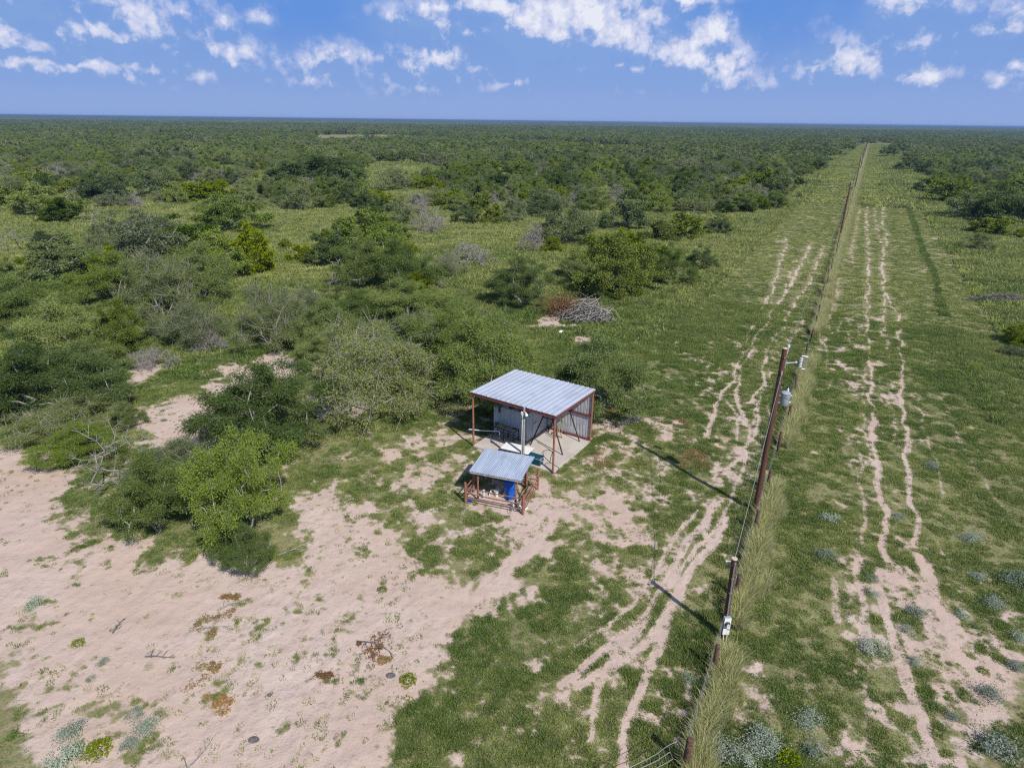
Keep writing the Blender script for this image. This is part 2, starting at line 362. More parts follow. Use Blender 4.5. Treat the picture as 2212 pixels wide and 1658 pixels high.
TRK = [   # wheel ruts and cattle trails: points, half width (m), bareness
 ([(1880,391),(1872,460),(1872,492),(1876,540),(1880,580),(1876,610),(1873,639),(1876,708),(1881,780),(1885,860),(1891,960),(1899,1050),(1910,1140),(1925,1210)], .20, 1.0),
 ([(1892,393),(1891,440),(1892,484),(1901,524)], .17, .9),
 ([(1906,440),(1908,490),(1917,511),(1910,532),(1906,570),(1907,626),(1925,660),(1941,687),(1944,760),(1948,850),(1955,950),(1963,1040),(1970,1110),(1985,1180)], .20, 1.0),
 ([(1907,626),(1909,666),(1912,708),(1920,760)], .15, .8),
 ([(1838,560),(1843,530),(1852,480),(1858,452)], .25, .55), ([(1790,690),(1803,640),(1815,600)], .3, .6),
 ([(1835,690),(1835,740)], .15, .75), ([(1850,640),(1855,740)], .12, .62), ([(1810,720),(1815,690)], .2, .75), ([(1875,1180),(1860,1080),(1855,980)], .15, .6),
 ([(1700,515),(1688,560),(1680,600),(1660,640),(1635,690),(1600,770),(1570,840),(1545,890),(1524,940)], .22, 1.0),
 ([(1752,527),(1738,560),(1705,620),(1672,670),(1640,720),(1612,770),(1590,820),(1600,870),(1615,920)], .22, 1.0),
 ([(1780,530),(1762,575),(1745,612),(1712,670),(1680,720),(1655,770),(1645,820),(1630,870)], .20, .95),
 ([(1668,640),(1650,700),(1620,760)], .15, .7), ([(1735,690),(1700,760),(1690,800)], .2, .7),
 ([(1650,770),(1650,850),(1640,930),(1600,985),(1560,1010)], .16, .8), ([(1570,860),(1600,900),(1590,950)], .16, .7),
 ([(1640,880),(1620,940),(1600,1010),(1590,1060)], .15, .65),
 ([(1530,1095),(1508,1150),(1475,1215),(1430,1275),(1370,1345),(1300,1420),(1225,1485)], .24, 1.0),
 ([(1575,1120),(1545,1180),(1500,1240),(1450,1310),(1400,1375),(1340,1430),(1260,1485)], .26, 1.0),
 ([(1535,1100),(1522,1150),(1540,1185)], .18, .85), ([(1480,1285),(1440,1350),(1405,1430),(1375,1520),(1350,1600),(1325,1720)], .26, 1.0),
 ([(1590,1060),(1555,1130),(1500,1210),(1450,1270)], .16, .8), ([(1500,1100),(1455,1190),(1400,1260),(1330,1330),(1250,1400)], .16, .75), ([(1395,1330),(1340,1400),(1290,1500),(1270,1600)], .18, .8),
 ([(1720,560),(1690,640),(1650,720),(1615,780)], .12, .75), ([(1700,700),(1672,760),(1660,830),(1672,900)], .14, .75), ([(1800,690),(1782,760),(1800,800)], .14, .7), ([(1862,700),(1868,800),(1872,900),(1880,1000)], .13, .6), ([(1785,780),(1790,840)], .2, .6), ([(1905,690),(1925,840),(1930,960)], .12, .55), ([(1990,880),(2010,980),(2040,1080)], .14, .55), ([(2060,900),(2110,1010),(2170,1110)], .16, .5),
 ([(1855,1200),(1875,1300),(1880,1400)], .28, .75), ([(1800,1250),(1815,1340)], .3, .6), ([(1905,1230),(1925,1330),(1955,1450),(1990,1560),(2030,1720)], .3, 1.0), ([(1990,1200),(2030,1300),(2070,1400),(2130,1520)], .3, .95),
 ([(1210,1085),(1180,1150),(1120,1215),(1060,1270),(1000,1330),(920,1385)], .5, .95),
]
LAY = [(wp(p), v, s) for p, v, s in LAY]; TRK = [(wp(p), w, v) for p, w, v in TRK]
def base_field(X, Y):
    P = np.stack([X, Y], 1); f = np.full(len(P), .08); ft_ = np.full(len(P), -1.0)
    wob = (fbm(X, Y, 1.6, 3, 5) - .5) * 1.3
    for poly, v, s in LAY:
        lo = poly.min(0) - s - 1; hi = poly.max(0) + s + 1
        mk = (P > lo).all(1) & (P < hi).all(1)
        if not mk.any(): continue
        d = sdf_poly(P[mk], poly) + wob[mk] * s * .8
        w = 1 - sm(d, -s * .9, s * .9)
        f[mk] = f[mk] * (1 - w) + v * w
    wx = (fbm(X, Y, 2.2, 2, 31) - .5) * .7; Pw = P + np.stack([wx, -wx * .3], 1)
    for ln, w, v in TRK:
        lo = ln.min(0) - 2; hi = ln.max(0) + 2
        mk = (P > lo).all(1) & (P < hi).all(1)
        if not mk.any(): continue
        ww = w * (0.42 + .5 * fbm(X[mk], Y[mk], 1.3, 2, 77)) * np.where(Y[mk] > 40, .75, 1); d = dist_line(Pw[mk], ln)
        k = (1 - sm(d, ww * .6, ww * 1.45)) * v
        ft_[mk] = np.maximum(ft_[mk], k)
    return f, ft_
def bare(X, Y):
    n = (fbm(X, Y, 1.25, 4, 11, .75) - .5) * 1.7 + (fbm(X, Y, 5, 2, 19) - .5) * .4 + (fbm(X, Y, .42, 3, 23, .7) - .5) * 1.5
    f, tr = base_field(X, Y)
    return np.maximum(f + n * np.clip(1.0 - Y / 500, .25, 1), tr + n * .15)
def relief(X, Y):
    r = np.hypot(X, Y)
    return ((fbm(X, Y, 3.0, 3, 51) - .5) * .10 + (fbm(X, Y, .8, 3, 61, .65) - .5) * .085) * np.clip(1.5 - r / 150, 0.2, 1)
SHED = gp(1023.0, 964.7); SHR = math.radians(-33.3)
SHX = np.array([math.cos(SHR), math.sin(SHR)]); SHY = np.array([-math.sin(SHR), math.cos(SHR)])
def flat_mask(X, Y):
    u = (X - SHED.x) * SHX[0] + (Y - SHED.y) * SHX[1]; v = (X - SHED.x) * SHY[0] + (Y - SHED.y) * SHY[1]
    dx = np.maximum(np.maximum(-.3 - u, u - 6.2), 0); dy = np.maximum(np.maximum(-5 - v, v - 4.3), 0)
    return sm(np.hypot(dx, dy), .0, 1.5)
def gz(X, Y):
    X = np.atleast_1d(np.asarray(X, float)); Y = np.atleast_1d(np.asarray(Y, float))
    return relief(X, Y) * flat_mask(X, Y)

# fence line: from the corner post by the camera to the end of the cut strip
_h = ray(1886.5, 271.2); FDIR = np.array([_h.x, _h.y]); FDIR /= np.linalg.norm(FDIR); FNRM = np.array([FDIR[1], -FDIR[0]])
F0 = np.array(gp(1588, 1290)[:2]); F0 = F0 - FDIR * (F0 @ FDIR)      # foot of the line
def fs(t, off=0.0): q = F0 + FDIR * t + FNRM * off; return q
def fcoord(X, Y): return (X - F0[0]) * FDIR[0] + (Y - F0[1]) * FDIR[1], (X - F0[0]) * FNRM[0] + (Y - F0[1]) * FNRM[1]
T_END = float(np.array(gp(1880, 312)[:2]) @ FDIR)

# ------------------------------------------------------------------ ground sheet
def build_ground():
    da = np.radians(np.concatenate([np.arange(-180, -46, 4.0), np.linspace(-46, 46, 600), np.arange(48, 180, 4.0)]))
    rr = np.concatenate([[2.0, 4.0], np.geomspace(6, 520, 820), np.geomspace(540, 20000, 40)])
    A, R = np.meshgrid(da, rr); X = (R * np.sin(A)).ravel(); Y = (R * np.cos(A)).ravel()
    near = R.ravel() < 530; front = (np.abs(A.ravel()) < math.radians(47)) & near
    Z = np.zeros_like(X); B = np.full_like(X, .1); T = np.zeros_like(X)
    Z[front] = gz(X[front], Y[front]); B[front] = bare(X[front], Y[front])
    T = tint_field(X, Y)
    Z = Z - (R.ravel() ** 2) * 0  # flat coastal plain
    nr, na = len(rr), len(da)
    i = np.arange(nr - 1)[:, None] * na; j = np.arange(na)[None, :]; j2 = (j + 1) % na
    q = np.stack([i + j, i + j2, i + na + j2, i + na + j], -1).reshape(-1, 4)[:, ::-1]
    V = np.stack([X, Y, Z], 1); V = np.vstack([V, [[0, 0, 0]]])
    tri = np.stack([np.full(na, len(V) - 1), j2.ravel(), j.ravel()], 1)
    me = np_mesh('ground', V, [q, tri], MAT['ground'], True)
    for nm, arr in (('bare', B), ('tint', T)):
        a = me.attributes.new(nm, 'FLOAT', 'POINT'); a.data.foreach_set('value', np.append(arr, .1).astype(np.float32))
    o = link('ground', me); tag(o, kind='structure')
def tint_field(X, Y):      # 0 fresh green, 1 pale yellow pasture
    r = np.hypot(X, Y)
    t = sm(Y, 38, 85) * .55 + (fbm(X, Y, 9, 3, 91) - .5) * .9 + (fbm(X, Y, 2.2, 3, 95) - .5) * .8
    return np.clip(t + .24, 0, 1)

mt, M = new_mat('land')
t = M.n('ShaderNodeTexCoord'); ob = t.outputs['Object']
ab = M.n('ShaderNodeAttribute', attribute_name='bare'); at = M.n('ShaderNodeAttribute', attribute_name='tint')
n1 = M.noise(ob, 3.2, 6, 0.65); n2 = M.noise(ob, 0.16, 5, 0.62); n3 = M.noise(ob, 14, 4, 0.6)
fac = M.sstep(M.math('ADD', ab.outputs['Fac'], M.math('MULTIPLY', M.math('SUBTRACT', n1.outputs[0], .5), .9)), .32, .70)
s1 = M.mix(M.sstep(n2.outputs[0], .35, .7), (.49, .375, .31, 1), (.53, .43, .38, 1))
s2 = M.mix(M.sstep(n1.outputs[0], .52, .75), s1, (.43, .32, .26, 1))
n4 = M.noise(ob, .9, 5, .7); s2 = M.mix(M.math('MULTIPLY', M.sstep(n4.outputs[0], .52, .72), .55), s2, (.43, .32, .255, 1))
s3 = M.mix(M.sstep(n3.outputs[0], .60, .76), s2, (.31, .225, .17, 1))
g1 = M.mix(at.outputs['Fac'], (.185, .185, .085, 1), (.28, .285, .12, 1))
g2 = M.mix(M.sstep(n1.outputs[0], .4, .7), g1, (.30, .235, .155, 1))
g3 = M.mix(M.sstep(n3.outputs[0], .45, .7), g2, (.12, .14, .055, 1))
col = M.mix(fac, g3, s3)
wob_ = M.n('ShaderNodeVectorMath', operation='MULTIPLY_ADD', ins={0: n1.outputs['Color'], 1: (.9, .9, 0), 2: ob}).outputs[0]
vor = M.n('ShaderNodeTexVoronoi', ins={'Vector': wob_, 'Scale': 2.3})
hn = M.math('ADD', M.math('MULTIPLY', n1.outputs[0], .7), M.math('MULTIPLY', vor.outputs['Distance'], .5))
hn = M.math('ADD', M.math('MULTIPLY', hn, M.sstep(n2.outputs[0], .35, .65, .45, 1.0)), M.math('MULTIPLY', n3.outputs[0], .20))
bp = M.n('ShaderNodeBump', ins={'Strength': .65, 'Distance': .10, 'Height': hn})
b = M.n('ShaderNodeBsdfPrincipled', ins={'Base Color': col, 'Roughness': .95, 'Normal': bp.outputs[0]}); b.inputs['Specular IOR Level'].default_value = .1
MAT['ground'] = finish(mt, M, b)
build_ground()

# ------------------------------------------------------------------ instanced ground cover (nobody could count it)
PROTO = bpy.data.collections.new('prototypes')
def scatter(name, protos, P, scl, rotz, tint, idx=None, tilt=None, squash=None):
    """one object of kind stuff: small plants set on points with a node group"""
    pc = bpy.data.collections.new(name + '_kinds')
    for i, me in enumerate(protos):
        o = bpy.data.objects.new('%s_%02d' % (name, i), me); pc.objects.link(o)
    me = bpy.data.meshes.new(name); n = len(P)
    me.vertices.add(n); me.vertices.foreach_set('co', np.asarray(P, np.float32).ravel())
    rot = np.zeros((n, 3), np.float32); rot[:, 2] = rotz
    if tilt is not None: rot[:, :2] = tilt
    a = me.attributes.new('rot', 'FLOAT_VECTOR', 'POINT'); a.data.foreach_set('vector', rot.ravel())
    s3_ = np.repeat(np.asarray(scl, np.float32)[:, None], 3, 1)
    if squash is not None: s3_[:, 2] *= squash
    a = me.attributes.new('scl', 'FLOAT_VECTOR', 'POINT'); a.data.foreach_set('vector', s3_.ravel())
    a = me.attributes.new('tint', 'FLOAT', 'POINT'); a.data.foreach_set('value', np.asarray(tint, np.float32))
    a = me.attributes.new('kindno', 'INT', 'POINT'); a.data.foreach_set('value', np.asarray(idx if idx is not None else rng.integers(0, len(protos), n), np.int32))
    me.update(); o = link(name, me)
    ng = bpy.data.node_groups.new(name, 'GeometryNodeTree')
    ng.interface.new_socket('Geometry', in_out='INPUT', socket_type='NodeSocketGeometry'); ng.interface.new_socket('Geometry', in_out='OUTPUT', socket_type='NodeSocketGeometry')
    gi = ng.nodes.new('NodeGroupInput'); go = ng.nodes.new('NodeGroupOutput')
    ci = ng.nodes.new('GeometryNodeCollectionInfo'); ci.inputs[0].default_value = pc; ci.inputs[1].default_value = True; ci.inputs[2].default_value = True
    ip = ng.nodes.new('GeometryNodeInstanceOnPoints'); L = ng.links.new
    L(gi.outputs[0], ip.inputs['Points']); L(ci.outputs[0], ip.inputs['Instance']); ip.inputs['Pick Instance'].default_value = True
    def na(nm, ty):
        q = ng.nodes.new('GeometryNodeInputNamedAttribute'); q.data_type = ty; q.inputs[0].default_value = nm; return q.outputs[0]
    L(na('kindno', 'INT'), ip.inputs['Instance Index']); L(na('scl', 'FLOAT_VECTOR'), ip.inputs['Scale'])
    e2r = ng.nodes.new('FunctionNodeEulerToRotation'); L(na('rot', 'FLOAT_VECTOR'), e2r.inputs[0]); L(e2r.outputs[0], ip.inputs['Rotation'])
    L(ip.outputs[0], go.inputs[0])
    md = o.modifiers.new('scatter', 'NODES'); md.node_group = ng
    return tag(o, kind='stuff')

def blades(seed, n, R, hmin, hmax, w, lean, mat, name):       # a tuft of bent tapering blades
    g = np.random.default_rng(seed)
    a = g.uniform(0, 2 * math.pi, n); r = R * np.sqrt(g.uniform(0, 1, n)); bx, by = r * np.cos(a), r * np.sin(a)
    h = g.uniform(hmin, hmax, n) * (1 - .45 * (r / R) ** 2); a2 = a + g.normal(0, .9, n); ln = lean * g.uniform(.3, 1.2, n) * h
    fa = g.uniform(0, 2 * math.pi, n); wx, wy = w * np.cos(fa) / 2, w * np.sin(fa) / 2
    z0 = np.full(n, -.02)
    p = lambda x, y, z: np.stack([x, y, z], 1)
    mx, my = bx + ln * .35 * np.cos(a2), by + ln * .35 * np.sin(a2); tx, ty = bx + ln * np.cos(a2), by + ln * np.sin(a2)
    V = np.stack([p(bx - wx, by - wy, z0), p(bx + wx, by + wy, z0), p(mx + wx * .8, my + wy * .8, h * .6), p(mx - wx * .8, my - wy * .8, h * .6), p(tx, ty, h)], 1).reshape(-1, 3)
    i = np.arange(n)[:, None] * 5
    return np_mesh(name, V, [i + np.array([[0, 1, 2, 3]]), i + np.array([[3, 2, 4]])], mat)
def leafy(seed, n, R, H, L, w, mat, name):                    # low broad-leaved herb
    g = np.random.default_rng(seed)
    d = g.normal(0, 1, (n, 3)); d[:, 2] = np.abs(d[:, 2]); d /= np.linalg.norm(d, axis=1)[:, None]
    c = d * np.array([R, R, H]) * g.uniform(.3, 1, (n, 1)) ** .6
    return quad_mesh(name, c, d + g.normal(0, .5, (n, 3)), L * g.uniform(.6, 1.3, n), w * g.uniform(.7, 1.2, n), g, mat)
def quads(c, d, L, w, g):
    d = d / (np.linalg.norm(d, axis=1)[:, None] + 1e-9); r = g.normal(0, 1, d.shape); s = np.cross(d, r); s /= (np.linalg.norm(s, axis=1)[:, None] + 1e-9)
    L = np.asarray(L)[:, None] / 2; w = np.asarray(w)[:, None] / 2
    V = np.stack([c - d * L, c + s * w - d * L * .1, c + d * L, c - s * w - d * L * .1], 1).reshape(-1, 3)
    return V, np.arange(len(c) * 4).reshape(-1, 4)
def quad_mesh(name, c, d, L, w, g, mat):
    V, Q = quads(c, d, L, w, g); return np_mesh(name, V, Q, mat)

def sample(n, rmin, rmax, amax=42, power=1.0):                 # points over the land in front, thinner far away
    u = rng.uniform(0, 1, n)
    r = (rmin ** power + u * (rmax ** power - rmin ** power)) ** (1 / power)
    a = np.radians(rng.uniform(-amax, amax, n)); return r * np.sin(a), r * np.cos(a)
def occupied(X, Y):        # the slab and the pump house floor stay clear
    u = (X - SHED.x) * SHX[0] + (Y - SHED.y) * SHX[1]; v = (X - SHED.x) * SHY[0] + (Y - SHED.y) * SHY[1]
    return ((u > -.05) & (u < 4.95) & (v > -.05) & (v < 4.05)) | ((u > .2) & (u < 2.3) & (v > 1.8) & (v < 4.2))

tufts = [blades(i, 20, .10, .04, .12, .013, .9, MAT['grass'], 'short_tuft') for i in range(4)] + [leafy(40 + i, 22, .09, .06, .05, .022, MAT['grass'], 'herb') for i in range(2)]
X, Y = sample(460000, 8, 64, amax=54, power=1.3); k = np.abs(X) < Y * .84 + 5; X, Y = X[k], Y[k]
bv = bare(X, Y); clump = fbm(X, Y, .55, 3, 131, .6); patch = fbm(X, Y, 3.2, 3, 137)
pr = sm(clump + (patch - .5) * .7, .22, .49) * .9 + .10
k = (rng.uniform(0, 1, len(X)) > sm(bv, .05, .92) ** .8) & (rng.uniform(0, 1, len(X)) < pr) & ~occupied(X, Y); X, Y, bv, clump, patch = X[k], Y[k], bv[k], clump[k], patch[k]
lush = sm(clump, .35, .65) * .8 + (patch - .5) * 1.2
ft, fo = fcoord(X, Y); tallz = sm(Y, 36, 50) * (fo < -3) * .8 + (fo > 8.5) * sm(Y, 28, 40) * .7 + np.exp(-((fo + .75) / .5) ** 2) * .9
scatter('grass', tufts, np.stack([X, Y, gz(X, Y)], 1), rng.uniform(.6, 1.4, len(X)) * (.85 + np.hypot(X, Y) / 75) * (1 - .35 * sm(bv, .1, .5)), rng.uniform(0, 6.28, len(X)), np.clip(tint_field(X, Y) + (.5 - clump) * .8 + .35 * sm(fo, 8.5, 11), 0, 1), squash=np.clip(.45 + lush * .6, .3, 1.3) + tallz)
big = [blades(20 + i, 40, .55, .14, .42, .065, .9, MAT['grass'], 'pasture_tuft') for i in range(4)]
X, Y = sample(130000, 40, 170, power=1.3)
r_ = np.hypot(X, Y); k = rng.uniform(0, 1, len(X)) < sm(r_, 40, 66); X, Y = X[k], Y[k]
lx = wp([(1928,343),(1938,369),(1949,399),(1960,444),(1976,487),(1992,537),(2016,585),(2034,660),(2055,720),(2095,810),(2160,920)])
sg = rng.integers(0, len(lx) - 1, 900); u_ = rng.uniform(0, 1, 900)[:, None]; lq = lx[sg] * (1 - u_) + lx[sg + 1] * u_ + rng.normal(0, .12, (900, 2)); lq = lq[fbm(lq[:, 1], lq[:, 1] * 0, 7, 2, 8) > np.where(lq[:, 1] < 55, .34, .22)]; X = np.append(X, lq[:, 0]); Y = np.append(Y, lq[:, 1]); online = np.arange(len(X)) >= len(X) - len(lq)
bv = np.maximum(bare(X, Y), base_field(X + .4, Y)[1]); bv = np.maximum(bv, base_field(X - .4, Y)[1]); bv = np.maximum(bv, base_field(X, Y - .5)[1]); k = ((bv < .34 + rng.normal(0, .05, len(X))) | online) & ~occupied(X, Y); X, Y, online = X[k], Y[k], online[k]
tt = tint_field(X, Y); ft, fo = fcoord(X, Y); mow = (fo > -10.5) & (fo < 14); tt = np.where(mow, tt * .62, tt)
scatter('pasture_grass', big, np.stack([X, Y, gz(X, Y)], 1), rng.uniform(.7, 1.4, len(X)) * np.where(online, np.where(Y < 62, .55, .30 + Y / 420), np.where(mow, .55, .55 + np.hypot(X, Y) / 130)), rng.uniform(0, 6.28, len(X)), np.where(online, .15, tt), squash=np.where(online, 1.5, np.where(mow, .5, .6 + .7 * fbm(X, Y, 6, 2, 15))))
vbig = [blades(30 + i, 60, 1.6, .3, .75, .22, .7, MAT['grass'], 'far_tuft') for i in range(3)]
X, Y = sample(70000, 160, 560, power=1.3)
t2 = rng.uniform(480, T_END, 16000); o2 = rng.uniform(-12, 20, 16000); X = np.append(X, F0[0] + FDIR[0] * t2 + FNRM[0] * o2); Y = np.append(Y, F0[1] + FDIR[1] * t2 + FNRM[1] * o2)
ft, fo = fcoord(X, Y); mow = (np.abs(fo - 2) < 12) & (fo < 7)
scatter('far_pasture_grass', vbig, np.stack([X, Y, X * 0], 1), rng.uniform(.7, 1.4, len(X)), rng.uniform(0, 6.28, len(X)), tint_field(X, Y), squash=np.where(mow, .4, 1.0))
# tall pale grass grown up along the fence wires
tall = [blades(50 + i, 45, .15, .28, .80, .016, .85, MAT['tall'], 'tall_tuft') for i in range(4)]
n = 32000; t_ = 8 + (T_END - 8) * rng.uniform(0, 1, n) ** 1.45; o_ = rng.normal(.34, .15, n) * (1 + .5 * np.sin(t_ * 1.7) * np.sin(t_ * .53))
q = F0[None] + FDIR[None] * t_[:, None] + FNRM[None] * o_[:, None]
gapk = fbm(t_, t_ * 0, 2.2, 2, 3) > np.where(t_ > 60, .28, .42); q = q[gapk]; t_ = t_[gapk]
scatter('tall_fence_grass', tall, np.stack([q[:, 0], q[:, 1], gz(q[:, 0], q[:, 1])], 1), rng.uniform(.5, 1.1, len(q)) * np.clip(.95 + t_ / 220, .6, 2.0), rng.uniform(0, 6.28, len(q)), np.zeros(len(q)))

# ------------------------------------------------------------------ trees and shrubs
def grow(seed, W, H, nclump, stems, prof, base_h=0.0, wander=.35, irr=.25):
    """skeleton of a spreading tree: clump centres in a crown envelope, limbs grown out to them"""
    g = np.random.default_rng(seed); R = W / 2
    ph = g.uniform(0, 6.28, 4); C = []
    while len(C) < nclump:
        a = g.uniform(0, 6.28); lob = 1 + irr * (math.sin(2 * a + ph[0]) * .5 + math.sin(3 * a + ph[1]) * .5 + math.sin(5 * a + ph[2]) * .3)
        q = math.sqrt(g.uniform(0, 1)); r = q * R * lob * .95
        if prof == 'umbrella':
            zt = H * (1 - .50 * q ** 2.2); zb = H * (.42 - .22 * q); z = zt - (zt - zb) * g.uniform(0, 1) ** 1.5
        elif prof == 'round':
            zt = H * math.sqrt(max(0.02, 1 - (q * .97) ** 2.2)); z = zt * g.uniform(0, 1) ** .55 + .12
        else:                                  # cone
            z = H * g.uniform(.08, 1.0); r = q * R * (1 - z / H) ** .7 * 1.05 + .1
        z *= 1 + .16 * math.sin(3 * a + ph[3] + r)
        C.append((r * math.cos(a), r * math.sin(a), z))
    C = np.array(C); C = C[np.argsort(np.linalg.norm(C, axis=1))]
    pos = [np.array([0, 0, -.1])]; par = [-1]
    for k in range(stems):
        a = ph[0] + 6.28 * k / stems + g.normal(0, .3); ln = g.uniform(.5, 1.1) if stems > 1 else .2
        p = 0; h0 = H * g.uniform(.16, .30)
        for t_ in (.35, .7, 1.0):
            pos.append(np.array([math.cos(a) * ln * h0 * t_, math.sin(a) * ln * h0 * t_, h0 * t_]) + g.normal(0, .05 * h0, 3)); par.append(p); p = len(pos) - 1
    tips = []
    for c in C:
        A = np.array(pos); d = np.linalg.norm(A - c, axis=1) + .9 * np.maximum(0, A[:, 2] - c[2]) + .25 * np.maximum(0, .25 * H - A[:, 2])
        j = int(np.argmin(d)); a = pos[j]; L = np.linalg.norm(c - a); n = max(1, int(L / .55))
        p = j; bow = g.normal(0, 1, 3); bow[2] = abs(bow[2]); bow *= wander * L * .35
        for i in range(1, n + 1):
            f = i / n; q = a + (c - a) * f + bow * math.sin(math.pi * f) * .8 + (g.normal(0, .05 * L ** .5, 3) if i < n else 0)
            pos.append(q); par.append(p); p = len(pos) - 1
        tips.append(p)
    return np.array(pos), np.array(par), C, tips, g
def wood_mesh(pos, par, tips, r0, rmin, n=5, g=None, twigs=0, tl=.6, tw=.02):
    """tapering limbs with the pipe rule, plus straight bare twigs at the limb ends"""
    N_ = len(pos); wgt = np.zeros(N_); ch = np.zeros(N_, int)
    for p in par[1:]: ch[p] += 1
    wgt[ch == 0] = 1.0
    for i in range(N_ - 1, 0, -1): wgt[par[i]] += wgt[i]
    rad = np.maximum(rmin, r0 * (wgt / wgt[0]) ** .5)
    a = pos[par[1:]]; b = pos[1:]; ra = np.minimum(rad[par[1:]], rad[1:] * 1.5); rb = rad[1:]
    if twigs:
        tp = np.repeat(pos[tips], twigs, 0); pp = np.repeat(pos[par[tips]], twigs, 0)
        d = tp - pp; d = d / (np.linalg.norm(d, axis=1)[:, None] + 1e-6) * .8 + g.normal(0, .75, d.shape); d[:, 2] += .25
        d /= np.linalg.norm(d, axis=1)[:, None]; e = tp + d * (tl * g.uniform(.4, 1.25, len(tp)))[:, None]
        a = np.vstack([a, tp]); b = np.vstack([b, e]); ra = np.append(ra, np.full(len(tp), tw)); rb = np.append(rb, np.full(len(tp), tw * .45))
    d = b - a; d = d / (np.linalg.norm(d, axis=1)[:, None] + 1e-9)
    ref = np.where(np.abs(d[:, 2:3]) > .9, np.array([[1.0, 0, 0]]), np.array([[0, 0, 1.0]]))
    s = np.cross(d, ref); s /= (np.linalg.norm(s, axis=1)[:, None] + 1e-9); u = np.cross(s, d)
    ang = np.arange(n) * 2 * math.pi / n; ca, sa = np.cos(ang), np.sin(ang)
    ring = lambda c, r: c[:, None, :] + (s[:, None, :] * ca[None, :, None] + u[:, None, :] * sa[None, :, None]) * r[:, None, None]
    V = np.concatenate([ring(a, ra), ring(b, rb)], 1).reshape(-1, 3); m_ = len(a)
    i = np.arange(m_)[:, None, None] * 2 * n; j = np.arange(n)[None, :, None]; j2 = (j + 1) % n
    Q = np.concatenate([i + j, i + j2, i + n + j2, i + n + j], 2).reshape(-1, 4)
    return V, Q
def crown_mesh(C, g, n, spread, L, w, droop, flat=.65, outward=.6):
    k = g.integers(0, len(C), n); c0 = C[k]; off_ = g.normal(0, 1, (n, 3)) * spread * np.array([1, 1, flat])
    c = c0 + off_; out_ = c0 / (np.linalg.norm(c0[:, :2], axis=1)[:, None] + .3); out_[:, 2] = 0
    d = off_ / (np.linalg.norm(off_, axis=1)[:, None] + .01) * .8 + out_ * outward + g.normal(0, .5, (n, 3)); d[:, 2] -= droop
    c[:, 2] = np.maximum(c[:, 2], .06)
    return quads(c, d, L * g.uniform(.6, 1.4, n), w * g.uniform(.7, 1.3, n), g)

# one entry per kind of plant and level of detail: (wood mesh, crown mesh), natural size 6 m wide
SPEC = {   # prof, width, height, clumps, stems, leaves, leaf length, leaf width, spread, droop, leaf material, bark
 'M': ('umbrella', 6.0, 4.0, 95, 3, 50000, .15, .032, .25, .30, 'mesq', 'wood'),
 'N': ('umbrella', 6.0, 4.2, 85, 3, 46000, .15, .034, .25, .30, 'mesq3', 'wood'),
 'S': ('umbrella', 6.0, 4.0, 100, 3, 30000, .15, .030, .27, .30, 'mesq2', 'wood'),
 'G': ('round', 6.0, 4.2, 105, 4, 30000, .14, .085, .25, -.25, 'bush', 'darkbark'),
 'Y': ('round', 6.0, 4.8, 90, 3, 28000, .15, .075, .25, -.15, 'yew', 'darkbark'),
 'B': ('umbrella', 6.0, 4.8, 85, 4, 44000, .10, .055, .25, -.1, 'bush2', 'wood'),
 'L': ('umbrella', 6.0, 5.0, 40, 3, 0, 0, 0, 0, 0, None, 'deadwood'),
 'D': ('round', 6.0, 3.4, 150, 7, 0, 0, 0, 0, 0, None, 'deadwood'),
}
def make_protos():
    P = {}
    for kd, (prof, W, H, nc, st, nl, L, w, sp_, dr, lm, bk) in SPEC.items():
        for lod in range(3):
            for v in range({0: 3, 1: 3, 2: 2}[lod]):
                sd = hash((ord(kd), v)) % 1000 + 13 * v
                ncl = nc if lod == 0 else (nc * 2 // 3 if lod == 1 else nc // 4)
                pos, par, C, tips, g = grow(sd, W, H, ncl, st, prof, irr={'G': .5, 'Y': .5, 'B': .75}.get(kd, .4))
                dead = kd in 'DL'
                if lod < 2:
                    tw = {'M': 2, 'N': 1, 'S': 5, 'G': 1, 'Y': 1, 'B': 2, 'L': 9, 'D': 12}[kd]; tw = tw if lod == 0 else max(1, tw // 2)
                    wv, wq = wood_mesh(pos, par, tips, {'D': .09, 'S': .11, 'L': .085}.get(kd, .14), .020 if lod == 0 else .034, 5 if lod == 0 else 4, g, tw, .9 if kd in 'SD' else .6, .013 if lod == 0 else .024)
                else:
                    wv, wq = wood_mesh(pos, par, tips, .16, .05, 3, g, 0 if not dead else 10, 1.0, .045)
                wm = np_mesh('limbs', wv, wq, MAT[bk], lod == 0)
                cm = None
                if nl:
                    k = (1, .26, .05)[lod]; e = (1, 1.9, 3.9)[lod]
                    cv, cq = crown_mesh(C, g, int(nl * k), sp_ * (1, 1.05, 1.15)[lod], L * e ** .8, w * e * (1.0 if lod == 0 else 1.35), dr); cm = np_mesh('leaves', cv, cq, MAT[lm])
                P.setdefault((kd, lod), []).append((wm, cm, (wv, wq, cv, cq) if nl else (wv, wq, None, None)))
    return P
PR = make_protos()
KNAME = {'N': 'mesquite_tree', 'L': 'dead_snag', 'B': 'thorn_bush', 'M': 'mesquite_tree', 'S': 'mesquite_tree', 'G': 'thorn_bush', 'Y': 'thorn_bush', 'D': 'dead_shrub'}
KCAT = {'N': 'tree', 'L': 'dead tree', 'B': 'bush', 'M': 'tree', 'S': 'tree', 'G': 'bush', 'Y': 'bush', 'D': 'dead shrub'}

